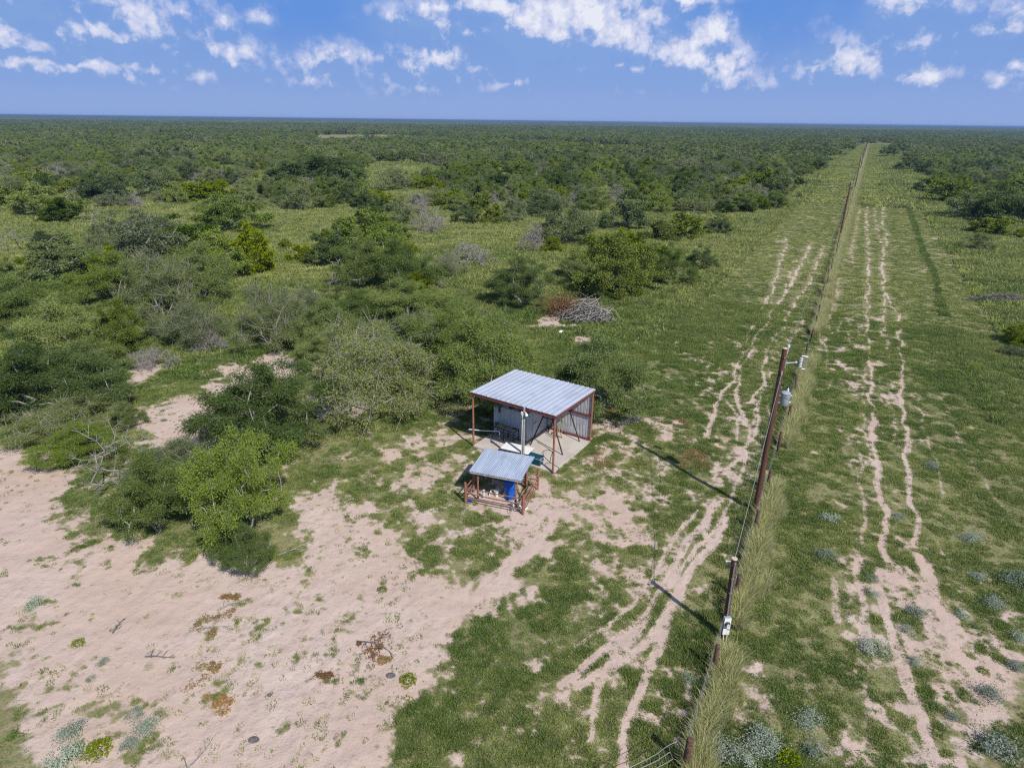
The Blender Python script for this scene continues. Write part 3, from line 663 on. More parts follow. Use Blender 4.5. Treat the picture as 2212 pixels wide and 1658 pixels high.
# every tree seen near: kind, base pixel x, y, crown width px, height px, label
HT = [
 ('N',335,1162,180,165,'dark green mesquite at the front of the sand clearing, left of the bright spreading bush'),
 ('B',520,1188,180,215,'bright yellow-green spreading bush reaching out over the sand clearing'),
 ('N',528,1245,112,110,'small dark mesquite under the lowest limbs of the bright spreading bush'),
 ('L',250,1058,150,170,'bare white-grey tangle of limbs rising beside the dark front mesquite'),
 ('S',380,1035,180,80,'thin low mesquite with dead sticks just behind the dark front mesquite'),
 ('M',165,1000,150,80,'low mesquite whose shadow falls on the sand near the left photo edge'),
 ('N',585,985,262,195,'dark leafy mesquite standing by the back sand path, left of the metal shed'),
 ('S',800,905,262,205,'wide half-bare mesquite with many pale dead limbs left behind the shed'),
 ('M',1045,880,240,195,'full mesquite rising directly behind the metal shed roof'),
 ('M',1300,905,215,175,'mesquite with a dark forked trunk beside the shed right wall'),
 ('M',40,910,230,180,None), ('M',165,880,215,130,None), ('S',120,950,190,75,None), ('M',272,925,70,55,None),
 ('M',135,780,200,135,None), ('M',35,710,180,115,None), ('Y',258,768,95,130,'dark green cone-shaped bush amid the grey-green mesquites at left'),
 ('M',245,655,150,95,None), ('S',345,690,160,120,None), ('L',332,668,80,80,None), ('S',405,742,160,95,None), ('D',325,798,85,45,None), ('D',452,758,60,48,None),
 ('M',430,648,150,105,None), ('G',376,595,50,50,None), ('M',128,612,155,85,None), ('M',165,608,90,52,None), ('G',245,605,85,62,None), ('S',312,590,165,95,None), ('L',312,590,85,65,None),
 ('Y',400,558,122,78,None), ('G',545,588,90,88,None), ('M',470,600,118,85,None), ('M',492,502,130,70,None), ('Y',130,482,76,48,None), ('M',88,470,120,62,None), ('G',20,450,72,42,None),
 ('M',215,440,118,52,None), ('G',165,428,42,40,None), ('M',335,427,86,58,None), ('G',425,435,80,40,None), ('G',466,426,58,34,None), ('D',115,400,78,36,None), ('G',80,406,85,36,None),
 ('S',285,525,125,66,None), ('L',210,486,50,40,None), ('L',12,548,80,66,None), ('N',690,402,165,90,'large dark mesquite clump standing above the far pasture edge'), ('M',640,404,85,62,None), ('M',732,392,95,62,None),
 ('Y',705,448,48,44,None), ('S',652,457,74,50,None), ('M',752,432,74,52,None), ('G',820,437,42,24,None), ('S',845,414,72,46,None), ('G',925,412,56,26,None), ('D',895,464,56,42,None),
 ('D',928,504,76,44,'pale silver-grey dome of bare twigs alone in the open pasture'), ('G',980,450,66,34,None), ('G',1042,460,52,42,None), ('G',1060,484,48,40,None), ('M',1010,484,54,38,None), ('Y',1075,412,62,34,None), ('G',1118,384,48,36,None),
 ('G',1050,374,64,28,None), ('G',995,390,48,34,None), ('Y',800,487,60,46,None), ('S',860,485,72,46,None), ('Y',705,547,36,54,None), ('M',790,562,155,88,None), ('M',722,578,95,72,None), ('G',655,568,50,36,None), ('M',857,524,48,40,None),
 ('M',780,625,120,100,None), ('M',862,630,138,98,None), ('G',906,634,66,46,None), ('M',750,702,150,82,None), ('M',882,694,150,75,None), ('S',578,755,150,145,'grey sparse mesquite bristling with dead limbs above the back sand path'), ('S',662,716,100,98,None),
 ('L',745,708,40,40,None), ('L',727,632,44,40,None), ('L',938,630,50,44,None),
 ('D',1016,574,84,46,'dark bristly mound of dead twigs topped with a few green leaves'), ('D',1153,547,50,56,'brown broken stump of dead limbs left of a small bright bush'), ('S',1228,528,128,66,None), ('G',1192,547,42,34,None),
 ('N',1129,664,122,90,'round dark mesquite with pale branching stems behind the brush pile'),
 ('G',1335,640,150,112,'large rounded bright green bush, front lobe of the big clump'), ('G',1292,580,92,66,'yellow-green left shoulder bush of the big rounded clump'), ('Y',1388,602,95,82,'darker right-hand bush in the big rounded clump'), ('G',1345,545,74,44,'smaller yellow-green bush peeping over the big rounded clump'),
 ('G',1430,522,58,44,None), ('G',1485,514,80,50,None), ('M',1515,584,66,44,None), ('S',1505,463,74,42,None), ('Y',1560,462,36,30,None), ('M',1550,508,62,42,None),
 ('G',1590,424,64,36,None), ('G',1642,422,64,50,None), ('M',1682,428,60,54,None), ('M',1660,404,95,50,None), ('Y',1490,402,54,30,None), ('M',1355,498,90,74,None), ('M',1420,462,66,44,None), ('M',1307,389,60,44,'lone flat-topped mesquite with a dark trunk in the far pasture'),
 ('Y',1212,410,46,30,None), ('Y',1370,405,48,32,None), ('M',1280,458,66,42,None), ('S',1110,481,56,52,None), ('M',1168,468,76,48,None), ('D',1330,440,42,36,None), ('S',1475,377,66,32,None), ('S',1540,384,56,32,None), ('S',1250,430,40,30,None),
 ('G',2065,440,80,50,None), ('M',2028,417,64,42,None), ('M',2110,474,95,58,None), ('M',2172,486,118,74,None), ('G',2150,508,84,36,'bright low bush at the front corner of the right-hand woods'), ('S',2116,541,52,34,'small grey shrub alone in the grass before the right-hand woods'),
 ('G',2205,748,64,52,'bright green bush cut by the right photo edge below the dark brush heap'), ('S',2190,770,40,26,None), ('M',1923,339,30,26,'lone tree on the right-hand verge far along the cut strip'), ('M',1967,368,48,34,None), ('M',2205,440,110,60,None),
]
def depth_scale(P): return F / (P.y * math.cos(PITCH) + CAMH * math.sin(PITCH))
RECS = []     # kind, x, y, width, height, label
for q_, (kd, bx, by, wpx, hpx, lb) in enumerate(HT):
    if kd == 'M' and lb is None and q_ % 3 == 1: kd = 'N'
    P = gp(bx, by); s = depth_scale(P); el_ = math.atan2(CAMH, P.y)
    w = wpx / s; h = hpx / (s * math.cos(el_)) * (.80 if by > 700 else .90)
    h = min(max(h, (.30 if by > 850 else .38) * w), (1.15 if kd in 'GYDB' else 1.0) * w); h = min(h * (1.3 if kd == 'B' else 1.0), 5.6)
    if by > 700: w *= 1.04
    else: w *= 1.10; h *= 1.10
    RECS.append([kd, P.x, P.y + .12 * w, w, h, lb])
_HW = np.array([(r[1], r[2], r[3]) for r in RECS])
KEEP_OUT = [wp(p) for p in (     # open ground where the photograph shows none
 [(-300,1000),(140,960),(240,840),(300,780),(460,790),(640,740),(720,830),(700,1000),(760,1000),(960,890),(960,640),(1000,600),(930,540),(930,520),(1110,500),(1200,560),(1240,600),(1240,640),(1430,620),(1640,480),(1705,440),(1860,1658),(1200,1900),(-400,1900)],
 [(230,505),(300,452),(420,440),(560,445),(640,480),(600,500),(560,515),(440,480),(350,500),(300,520)],
 [(790,440),(770,402),(775,372),(800,352),(880,352),(960,360),(960,385),(880,395),(860,440)],
)]
def fence_off(X, Y):
    t_, o = fcoord(X, Y); return t_, o
def corridor(X, Y, pad=0.0):
    t_, o = fcoord(X, Y); lw = np.where(t_ < 280, 11.7, 11.7 - (t_ - 280) * .0145)
    rw = np.where(t_ < 150, 60 - (t_ - 100) * .8, 19.2); rw = np.where(t_ < 100, 60, np.maximum(rw, 19.2 + 3 * np.sin(t_ / 17)))
    return (o > -lw - pad - 2 * np.sin(t_ / 23) ** 2) & (o < rw + pad) & (t_ < T_END + 5)
def jgrid(c, ymin, ymax, amax=42):
    xm = ymax * math.tan(math.radians(amax)); nx, ny = int(2 * xm / c) + 1, int((ymax - ymin) / c) + 1
    I, J = np.meshgrid(np.arange(nx), np.arange(ny)); X = -xm + (I + rng.uniform(0, 1, I.shape)) * c; Y = ymin + (J + rng.uniform(0, 1, I.shape)) * c
    X, Y = X.ravel(), Y.ravel(); k = np.abs(X) < Y * math.tan(math.radians(amax)) + 8; return X[k], Y[k]
def fill(c, ymin, ymax, keep_fn):
    X, Y = jgrid(c, ymin, ymax); k = keep_fn(X, Y) & ~corridor(X, Y, 1.5)
    X, Y = X[k], Y[k]; P = np.stack([X, Y], 1)
    for poly in KEEP_OUT:
        if len(P): 
            k = sdf_poly(P, poly) > -1.0; P = P[k]
    if ymin < 180 and len(P):
        d = np.linalg.norm(P[:, None, :] - _HW[None, :, :2], axis=2) - _HW[None, :, 2] * .42; P = P[d.min(1) > 1.1]
    return P
BELT = wp([(-200,540),(560,545),(700,520),(940,545),(950,700),(700,740),(470,720),(270,740),(110,800),(-200,900)])
def k_belt(X, Y): return (sdf_poly(np.stack([X, Y], 1), BELT) > 0) & (rng.uniform(0, 1, len(X)) < .5)
def k_past(X, Y):                 # scattered scrub in the pasture
    n_ = fbm(X, Y, 14, 3, 201); lim = np.where(X < -10, .47, .47)
    return (sdf_poly(np.stack([X, Y], 1), BELT) < 0) & (n_ > lim) & (rng.uniform(0, 1, len(X)) < .75)
def k_edge(X, Y): n_ = fbm(X, Y, 25, 3, 231); return (n_ > .53 - (Y - 122) * .0013) & (rng.uniform(0, 1, len(X)) < .85) | (fence_off(X, Y)[1] > 15)
def k_all(X, Y): return (fbm(X, Y, 70, 4, 251) > .42)
def pick(P, wm=(.50, .24, .14, .07, .05), size=(3.2, 6.0)):
    n_ = len(P); kd = rng.choice(list('MSGYD'), n_, p=wm); kd = np.where((kd == 'M') & (rng.uniform(0, 1, n_) < .25), 'N', kd); w = rng.uniform(size[0], size[1], n_); w = np.where(np.isin(kd, ['G', 'Y', 'D']), w * .72, w)
    h = w * rng.uniform(.55, .78, n_); h = np.minimum(h, 4.6); return [[kd[i], P[i, 0], P[i, 1], w[i], h[i], None] for i in range(n_)]
RECS += pick(fill(4.2, 38, 70, k_belt), size=(3.5, 6.0))
RECS += pick(fill(4.4, 62, 128, k_past), (.28, .23, .30, .08, .11), (1.6, 4.2))
MID = pick(fill(4.6, 122, 240, k_edge), (.46, .24, .16, .08, .06), (2.6, 6.2))
FAR = pick(fill(6.4, 240, 700, k_all), (.55, .26, .10, .07, .02), (5.5, 9.0)) + pick(fill(10.5, 700, 1900, k_all), (.58, .28, .08, .06, .0), (9.5, 14.0))
allr = RECS + MID
def pix(x, y, z=0.0):
    v = Vector((x, y, z)) - Vector((0, 0, CAMH)); d = v.dot(fwd); return CX + F * v.dot(cr) / d, CY - F * v.dot(cu) / d
def inframe(r): px, py = pix(r[1], r[2], r[4] * .5); return -.5 * r[3] * depth_scale(Vector((r[1], r[2], 0))) < px < W2 + .5 * r[3] * depth_scale(Vector((r[1], r[2], 0))) and py < 1720
allr = [r for r in allr if inframe(r)]
nh = len(HT); hand = allr[:nh]; rest = sorted(allr[nh:], key=lambda r: -r[3] / r[2])
NOBJ = 298
objs = hand + rest[:NOBJ - len(hand)]; over = rest[NOBJ - len(hand):]
over_w = FAR + over
print('plants as objects', len(objs), 'scattered', len(over_w))

SIZE = lambda w: 'broad' if w > 5.2 else ('middling' if w > 3.4 else 'small')
LOOK = {'N': 'dark green mesquite', 'L': 'pale leafless snag', 'B': 'bright spreading bush', 'M': 'feathery green mesquite', 'S': 'sparse grey-green mesquite', 'G': 'bright yellow-green bush', 'Y': 'dark green bush', 'D': 'bare grey shrub'}
def zone(r):
    t_, o = fcoord(np.array([r[1]]), np.array([r[2]])); px, py = pix(r[1], r[2])
    if o[0] > 10: return 'along the right-hand woods'
    if py > 820: return 'beside the sandy clearing'
    if px < 960 and py > 530: return 'in the thicket behind the sand path'
    if py > 530: return 'in the grass beyond the shed'
    if py > 455: return 'in the near pasture'
    if py > 405: return 'in the middle pasture'
    return 'at the edge of the far woods'
def ordinal(n): return str(n) + ('th' if 10 <= n % 100 <= 20 else {1: 'st', 2: 'nd', 3: 'rd'}.get(n % 10, 'th'))
groups = {}
for r in objs: groups.setdefault((r[0], zone(r)), []).append(r)
for (kd, z), lst in groups.items():
    lst.sort(key=lambda r: pix(r[1], r[2])[0]); nn = len(lst)
    for i, r in enumerate(lst):
        if r[5] is None:
            r[5] = '%s %s %s' % (SIZE(r[3]), LOOK[kd], z) + ('' if nn == 1 else ', %s of %d from left' % (ordinal(i + 1), nn))
ROOTS = {}
def place_plant(r, i):
    kd, x, y, w, h, lb = r; d = math.hypot(x, y); lod = 0 if d < 74 else 1
    if w < 1.6 and lod == 0: lod = 1
    vs = PR[(kd, lod)]; wm, cm, _ = vs[i % len(vs)]; H0 = SPEC[kd][2]
    key = (kd, lod, i % len(vs))
    if kd in 'DL':
        if key not in ROOTS: ROOTS[key] = bpy.data.objects.new(KNAME[kd], wm); o = ROOTS[key]
        else: o = ROOTS[key].copy()
        COL.objects.link(o)
    else:
        if key not in ROOTS:
            o = bpy.data.objects.new(KNAME[kd], None); o.empty_display_size = .3; COL.objects.link(o)
            link('trunk', wm, o); link('crown', cm, o); ROOTS[key] = o
        else:
            src = ROOTS[key]; o = src.copy(); COL.objects.link(o)
            for chd in src.children:
                c = chd.copy(); c.parent = o; COL.objects.link(c)
    o.location = (x, y, float(gz(x, y)[0]) - .02); o.rotation_euler = (0, 0, (i * 2.399) % 6.283); o.scale = (w / 6.0, w / 6.0, h / H0)
    tag(o, lb, KCAT[kd], {'M': 'feathery mesquite trees', 'N': 'dark mesquite trees', 'S': 'sparse grey mesquite trees', 'G': 'bright green bushes', 'B': 'bright green bushes', 'L': 'pale dead snags', 'Y': 'dark green bushes', 'D': 'bare grey shrubs'}[kd])
    return o
for i, r in enumerate(objs): place_plant(r, i)

def merged(kd, lod, v):            # trunk and crown as one mesh for the far woods
    wv, wq, cv, cq = PR[(kd, lod)][v][2]; bk = MAT[SPEC[kd][11]]
    if cv is None: return np_mesh('far_' + KNAME[kd], wv, wq, bk)
    return np_mesh('far_' + KNAME[kd], np.vstack([wv, cv]), [wq, cq + len(wv)], mats=[bk, MAT[SPEC[kd][10]]], midx=[0] * len(wq) + [1] * len(cq))
def scatter_plants(name, recs, lod):
    kinds = [(k, v) for k in 'MNSGYD' for v in range(2)]; protos = [merged(k, lod, v) for k, v in kinds]
    idx = np.array([kinds.index((r[0], i % 2)) for i, r in enumerate(recs)]); P = np.array([(r[1], r[2], 0) for r in recs])
    w = np.array([r[3] for r in recs]) / 6.0; h = np.array([r[4] / SPEC[r[0]][2] for r in recs])
    scatter(name, protos, P, w, rng.uniform(0, 6.28, len(P)), np.zeros(len(P)), idx, squash=h / w)
scatter_plants('scrub_woods', [r for r in over_w if r[2] < 260], 1)
scatter_plants('far_woods', [r for r in over_w if r[2] >= 260], 2)
# beyond that, whole stands of crowns out to the horizon
def stand(seed):
    g = np.random.default_rng(seed); Vs = []; Qs = []; mi = []; n_ = 0
    for k in range(26):
        a = g.uniform(0, 6.28); r = 34 * math.sqrt(g.uniform(0, 1)); kd = g.choice(list('MMNSSG')); _, _, (wv, wq, cv, cq) = PR[(kd, 2)][int(g.integers(0, 2))]
        sel = g.choice(len(cq), min(len(cq), 150), False); V = cv[cq[sel]].reshape(-1, 3) * np.array([2.0, 2.0, 1.25]) * g.uniform(.8, 1.25) + np.array([r * math.cos(a), r * math.sin(a), 0])
        Vs.append(V); Qs.append(np.arange(len(V)).reshape(-1, 4) + n_); n_ += len(V); mi += [{'M': 0, 'S': 1, 'G': 2, 'N': 3}[kd]] * (len(V) // 4)
    return np_mesh('stand', np.vstack(Vs), np.vstack(Qs), mats=[MAT['mesq'], MAT['mesq2'], MAT['bush'], MAT['mesq3']], midx=mi)
X, Y = jgrid(58, 1900, 9000, 41); k = rng.uniform(0, 1, len(X)) < .9; X, Y = X[k], Y[k]
scatter('horizon_woods', [stand(i) for i in range(4)], np.stack([X, Y, X * 0], 1), rng.uniform(.9, 1.3, len(X)), rng.uniform(0, 6.28, len(X)), np.zeros(len(X)))

# ------------------------------------------------------------------ shed, pad and what stands under it
def sheet(name, c1, c2, st, rough, metal, rust):
    mt, M = new_mat(name); t = M.n('ShaderNodeTexCoord'); mp = M.n('ShaderNodeMapping', ins={0: t.outputs['Object'], 'Scale': st})
    n1 = M.noise(mp.outputs[0], 2.2, 5, .62); n2 = M.noise(t.outputs['Object'], .8, 4, .6); n3 = M.noise(mp.outputs[0], 6.0, 6, .7)
    cc = M.mix(M.sstep(n1.outputs[0], .35, .65), c4(c1), c4(c2)); cc = M.mix(M.math('MULTIPLY', M.sstep(n2.outputs[0], .48, .72), .45), cc, c4(tuple(k * .72 for k in c2)))
    cc = M.mix(M.math('MULTIPLY', M.sstep(n3.outputs[0], .62, .74), rust), cc, (.26, .17, .12, 1))
    b = M.n('ShaderNodeBsdfPrincipled', ins={'Base Color': cc, 'Metallic': metal, 'Roughness': M.math('MULTIPLY_ADD', n1.outputs[0], .3, rough - .15)}); return finish(mt, M, b)
MAT['galv'] = sheet('galvanised_sheet', (.56, .60, .69), (.49, .53, .62), (2.5, .25, 1), .42, .25, .25)
MAT['galvwall'] = solid('galvanised_wall', (.52, .54, .58), .45, .2, .12, 2.0)
MAT['corr'] = sheet('corrugated_sheet', (.52, .58, .69), (.38, .45, .57), (3.5, .3, 1), .42, .3, .35)
MAT['redsteel'] = solid('red_oxide_paint', (.19, .055, .045), .6, .1, .25, 6, .1, (.13, .045, .04))
MAT['rust'] = solid('rusty_pipe', (.34, .15, .095), .8, .2, .25, 9, .15, (.24, .10, .065))
MAT['rust2'] = solid('dark_rusty_pipe', (.22, .105, .075), .85, .2, .3, 9, .2, (.32, .17, .12))
MAT['darksteel'] = solid('dark_steel', (.075, .045, .04), .7, .3, .25, 9)
MAT['conc'] = solid('concrete', (.50, .455, .41), .9, 0, .12, 1.2, .15, (.41, .36, .32))
MAT['panel'] = solid('weathered_white_panel', (.46, .50, .55), .55, 0, .10, 1.6, 0, (.36, .40, .46))
MAT['moss'] = solid('mossy_edge', (.23, .25, .10), .95, 0, .3, 9)
MAT['grime'] = solid('dark_grime', (.05, .05, .05), .9, 0, .3, 8)
MAT['white'] = solid('white_plastic', (.80, .80, .79), .45, 0, .05, 3)
MAT['pvc'] = solid('white_pvc', (.78, .78, .76), .4, 0, .08, 6)
MAT['teal'] = solid('teal_plastic', (.006, .075, .115), .4, 0, .10, 5)
MAT['cream'] = solid('cream_trim', (.55, .50, .40), .5, 0, .1, 6)
MAT['blue'] = solid('blue_plastic', (.005, .10, .52), .38, 0, .08, 4)
MAT['rubber'] = solid('dark_rubber', (.06, .055, .05), .6, 0, .2, 5)
MAT['yellowmat'] = solid('stained_yellow_mat', (.36, .32, .13), .8, 0, .25, 6)
MAT['greytop'] = solid('grey_table_sheet', (.38, .39, .43), .5, .3, .2, 6)
MAT['weath'] = solid('weathered_post', (.36, .34, .31), .9, 0, .2, 12, .2)
MAT['stone'] = solid('pale_stone', (.44, .35, .29), .95, 0, .15, 5, .3)
MAT['greyp'] = solid('grey_enamel', (.36, .40, .44), .4, .1, .08, 4)
MAT['steel'] = solid('bright_steel', (.55, .58, .62), .35, .7, .1, 6)
MAT['porc'] = solid('grey_porcelain', (.55, .60, .66), .25, 0, .08, 6)
MAT['wire'] = solid('wire', (.42, .43, .43), .45, .6, .1, 3)
MAT['dwire'] = solid('dark_wire', (.10, .10, .10), .6, .2, .1, 3)
MAT['cut'] = solid('pale_sawn_end', (.62, .50, .42), .9, 0, .15, 15)
MAT['fascia'] = solid('weathered_board', (.40, .37, .36), .9, 0, .2, 7)
def pole_mat():
    mt, M = new_mat('creosoted_pole'); t = M.n('ShaderNodeTexCoord')
    mp = M.n('ShaderNodeMapping', ins={0: t.outputs['Object'], 'Scale': (14, 14, .9)}); nz = M.noise(mp.outputs[0], 2.0, 5, .65)
    cc = M.mix(M.sstep(nz.outputs[0], .35, .7), (.13, .05, .032, 1), (.055, .025, .02, 1))
    b = M.n('ShaderNodeBsdfPrincipled', ins={'Base Color': cc, 'Roughness': .75}); return finish(mt, M, b)
MAT['pole'] = pole_mat()
MAT['postwood'] = solid('fence_post_wood', (.15, .085, .06), .9, 0, .3, 12, .3)

def lp(x, y, z=0.0): return (SHED.x + SHX[0] * x + SHY[0] * y, SHED.y + SHX[1] * x + SHY[1] * y, z)
def lroot(name, x, y, z=0.0, rz=0.0): return empty(name, lp(x, y, z), SHR + rz)

pad = MB(); pad.box((2.44, 1.95, .02), (4.9, 3.98, .16)); o = pad.build('concrete_pad', MAT['conc']); o.location = SHED; o.rotation_euler = (0, 0, SHR); bevel(o, .015); tag(o, kind='structure')
PADZ = .10
def ribbed(x0, x1, y0, y1, z0, z1, pitch, rib, rh, flip=False, lip=.04, sine=False):
    """sheet running in y, profile across x"""
    xs, zs = [], []
    if sine:
        n = int((x1 - x0) / pitch * 8)
        xs = list(np.linspace(x0, x1, n + 1)); zs = [rh * .5 * math.sin(2 * math.pi * (x - x0) / pitch) for x in xs]
    else:
        x = x0
        xs.append(x); zs.append(0); x += pitch * .5
        while x < x1 - pitch * .3:
            for dx, z in ((-rib, 0), (-rib * .5, rh), (rib * .5, rh), (rib, 0)): xs.append(x + dx); zs.append(z)
            x += pitch
        xs.append(x1); zs.append(0)
    V = []
    for t_ in (0.0, .33, .67, 1.0):
        for x, z in zip(xs, zs): V.append((x, y0 + (y1 - y0) * t_, z0 + (z1 - z0) * t_ + z))
    n = len(xs); Q = [(j * n + i, j * n + i + 1, (j + 1) * n + i + 1, (j + 1) * n + i) for j in range(3) for i in range(n - 1)]
    return np.array(V), Q

shed = tag(lroot('metal_shed', 0, 0), 'open red steel shed roofed with pale ribbed metal over the concrete pad', 'shed')
V, Q = ribbed(-.10, 4.97, -.12, 4.08, 3.19, 3.10, .298, .030, .032)
mb = MB(); mb.add(V, Q); o = mb.build('roof', MAT['galv'], shed); sol = o.modifiers.new('sheet', 'SOLIDIFY'); sol.thickness = .012
for x, y, h in ((0, 0, 3.10), (4.85, 0, 3.10), (4.85, 3.98, 3.02), (0, 3.98, 3.02)):
    mb = MB(); mb.tube([(x, y, 0), (x, y, h)], .052, 10); mb.build('post', MAT['rust'], shed, True)
for nm, a, b in (('front_beam', (-.06, -.06, 3.085), (4.93, -.06, 3.085)), ('back_beam', (-.06, 4.04, 3.0), (4.93, 4.04, 3.0)), ('side_beam', (4.91, -.01, 3.085), (4.91, 3.99, 3.0)), ('side_beam', (-.06, -.01, 3.085), (-.06, 3.99, 3.0))):
    mb = MB(); mb.beam(a, b, .06, .17); mb.build(nm, MAT['redsteel'], shed)
for y in (1.0, 2.0, 3.0):
    mb = MB(); mb.beam((0, y, 3.06 - y * .02), (4.84, y, 3.06 - y * .02), .05, .12); mb.build('purlin', MAT['redsteel'], shed)
V, Q = ribbed(0.05, 4.80, 0, 1, 0, 0, .19, .03, .028)      # profile, stood up along the back
Vw = np.array([(x, 4.015 + z, .16 + y * 2.76) for x, y, z in V]); mb = MB(); mb.add(Vw, Q); o = mb.build('back_wall', MAT['galvwall'], shed); sol = o.modifiers.new('sheet', 'SOLIDIFY'); sol.thickness = .006
for z in (.16, 1.55):
    mb = MB(); mb.beam((.06, 3.96, z), (4.79, 3.96, z), .06, .11); mb.build('girt', MAT['redsteel'], shed)

box = tag(lroot('cold_store_box', -.02, 1.87, PADZ), 'weathered grey-white walk-in box under the shed roof', 'cold store')
mb = MB(); mb.box((1.085, 1.04, .845), (2.17, 2.08, 1.61)); o = mb.build('body', MAT['panel'], box); bevel(o, .03, 2)
mb = MB(); mb.box((1.085, 1.04, .02), (2.20, 2.11, .08)); mb.build('base', MAT['moss'], box)
for x in (.42, 1.1, 1.72):
    mb = MB(); mb.box((x, -.006, .85), (.018, .012, 1.55)); mb.build('panel_seam', MAT['greyp'], box)
mb = MB(); mb.box((2.185, .95, .82), (.03, .86, 1.50)); o = mb.build('door', MAT['panel'], box); bevel(o, .012)
h = MB(); h.tube([(2.215, .62, .86), (2.25, .62, .88), (2.25, .84, .94)], .018, 8); h.build('handle', MAT['darksteel'], o, True)
h = MB(); [h.box((2.21, 1.33, z), (.03, .06, .10)) for z in (.35, 1.3)]; h.build('hinge', MAT['steel'], o)
mb = MB(); mb.box((.62, .32, 1.74), (.62, .42, .18)); mb.box((.62, .08, 1.69), (.66, .10, .05)); o = mb.build('cooling_unit', MAT['greyp'], box); bevel(o, .02)
mb = MB(); mb.tube([(.46, .02, 1.66), (.40, -.04, 1.55), (.40, -.05, 1.40), (.47, -.045, 1.30)], [.05, .06, .05, .02], 8); mb.build('drain_hose', MAT['rubber'], box, True)
g_ = np.random.default_rng(3); mb = MB()
for k in range(16):
    x, y = g_.uniform(.95, 2.1), g_.uniform(.05, .7); mb.lathe((x, y, 1.65), [(.02, 0), (g_.uniform(.08, .16), .02), (g_.uniform(.08, .14), .09), (.02, .13)], 7)
o = mb.build('heap', MAT['grime']); o.name = 'dark_tarp_bundle'; o.location = lp(-.02, 1.87, PADZ); o.rotation_euler = (0, 0, SHR); tag(o, 'dark crumpled bundle lying on top of the grey-white walk-in box', 'bundle')

# pipe hoist: two A-frames joined by a ridge pipe
hoist = tag(lroot('hoist_frame', 0, 0, PADZ), 'dark brown pipe hoist of two A-frames standing on the pad beside the box', 'hoist')
AZ = 2.48
for y0, y1 in ((1.74, 1.82), (3.58, 3.48)):
    for x in (2.46, 4.42):
        mb = MB(); mb.tube([(x, y0, 0), (3.43 + (.03 if x > 3.4 else -.03), y1, AZ)], .036, 8); mb.build('leg', MAT['darksteel'], hoist, True)
    mb = MB(); z = 1.80; f = z / AZ; mb.tube([(2.46 + .94 * f, y0 + (y1 - y0) * f, z), (4.42 - .95 * f, y0 + (y1 - y0) * f, z)], .028, 8); mb.build('crossbar', MAT['darksteel'], hoist, True)
mb = MB(); mb.tube([(3.43, 1.60, AZ + .03), (3.43, 3.68, AZ + .03)], .042, 8); rp = mb.build('ridge_pipe', MAT['darksteel'], hoist, True)
mb = MB(); mb.tube([(3.43, 2.6, AZ), (3.43, 2.6, 2.0)], .012, 6); mb.box((3.43, 2.6, 1.94), (.08, .05, .14)); mb.build('pulley', MAT['steel'], rp)
mb = MB()
pts = []
for i in range(60):
    a = i / 59 * 2 * math.pi * 2.5; rr_ = .16 + .015 * math.sin(3.1 * i); pts.append((3.62 + rr_ * .5 * math.cos(a), 2.95 + .08 * math.sin(a * .5), 1.05 + .42 * math.sin(a) - .003 * i))
mb.tube(pts, .018, 6); o = mb.build('hanging_hose_coil', MAT['yellowmat'], None, True); o.location = lp(0, 0, PADZ); o.rotation_euler = (0, 0, SHR); tag(o, 'coil of ochre hose hanging inside the hoist behind the corner post', 'hose')
mb = MB()
for a, b in (((2.75, 3.45, .02), (3.1, 3.5, .5)), ((3.1, 3.5, .5), (3.45, 3.4, .02)), ((2.75, 3.45, .02), (3.45, 3.4, .02)), ((3.1, 3.5, .5), (3.2, 3.3, .04))): mb.tube([a, b], .022, 6)
o = mb.build('folded_stand', MAT['rust2'], None, True); o.location = lp(0, 0, PADZ); o.rotation_euler = (0, 0, SHR); tag(o, 'small rusty folded pipe stand on the pad at the far end of the box', 'stand')

# steel work table with a mat and a sheet on it
wt = tag(lroot('work_table', .32, 1.30, PADZ), 'narrow dark steel work table along the front of the grey-white box', 'table')
mb = MB()
for a, b in (((0, 0), (1.36, 0)), ((1.36, 0), (1.36, .47)), ((1.36, .47), (0, .47)), ((0, .47), (0, 0)), ((.70, 0), (.70, .47))): mb.beam((*a, .68), (*b, .68), .035, .035)
for a, b in (((0, 0), (1.36, 0)), ((0, .47), (1.36, .47)), ((0, 0), (0, .47)), ((1.36, 0), (1.36, .47))): mb.beam((*a, .22), (*b, .22), .025, .025)
mb.build('frame', MAT['darksteel'], wt)
for x in (0, .70, 1.36):
    for y in (0, .47): mb = MB(); mb.beam((x, y, 0), (x, y, .66), .034, .034); mb.build('leg', MAT['darksteel'], wt)
mb = MB(); mb.box((1.0, .235, .71), (.56, .44, .02)); mb.build('tabletop', MAT['greytop'], wt)
mb = MB(); mb.box((.35, .235, .712), (.66, .44, .02)); mb.build('tabletop', MAT['rust2'], wt)
mb = MB()
V = []; 
for i in range(9):
    for j in range(6): V.append((.06 + .62 * i / 8, .02 + .44 * j / 5 + .02 * math.sin(i), .745 + .035 * math.sin(i * 1.7 + j) * math.sin(j * 2.1 + i * .4)))
mb.add(V, [(i * 6 + j, i * 6 + 6 + j, i * 6 + 7 + j, i * 6 + 1 + j) for i in range(8) for j in range(5)]); o = mb.build('yellow_mat', MAT['yellowmat']); o.location = lp(.32, 1.30, PADZ); o.rotation_euler = (0, 0, SHR); sol = o.modifiers.new('t', 'SOLIDIFY'); sol.thickness = .015; tag(o, 'rumpled ochre-yellow mat lying on the steel work table', 'mat')
mb = MB(); mb.lathe((0, 0, 0), [(.05, 0), (.10, .02), (.11, .11), (.09, .12)], 14); o = mb.build('blue_tub', MAT['blue'], None, True); o.location = lp(.42, 1.52, PADZ + .725); tag(o, 'small blue tub at the left end of the steel work table', 'tub')
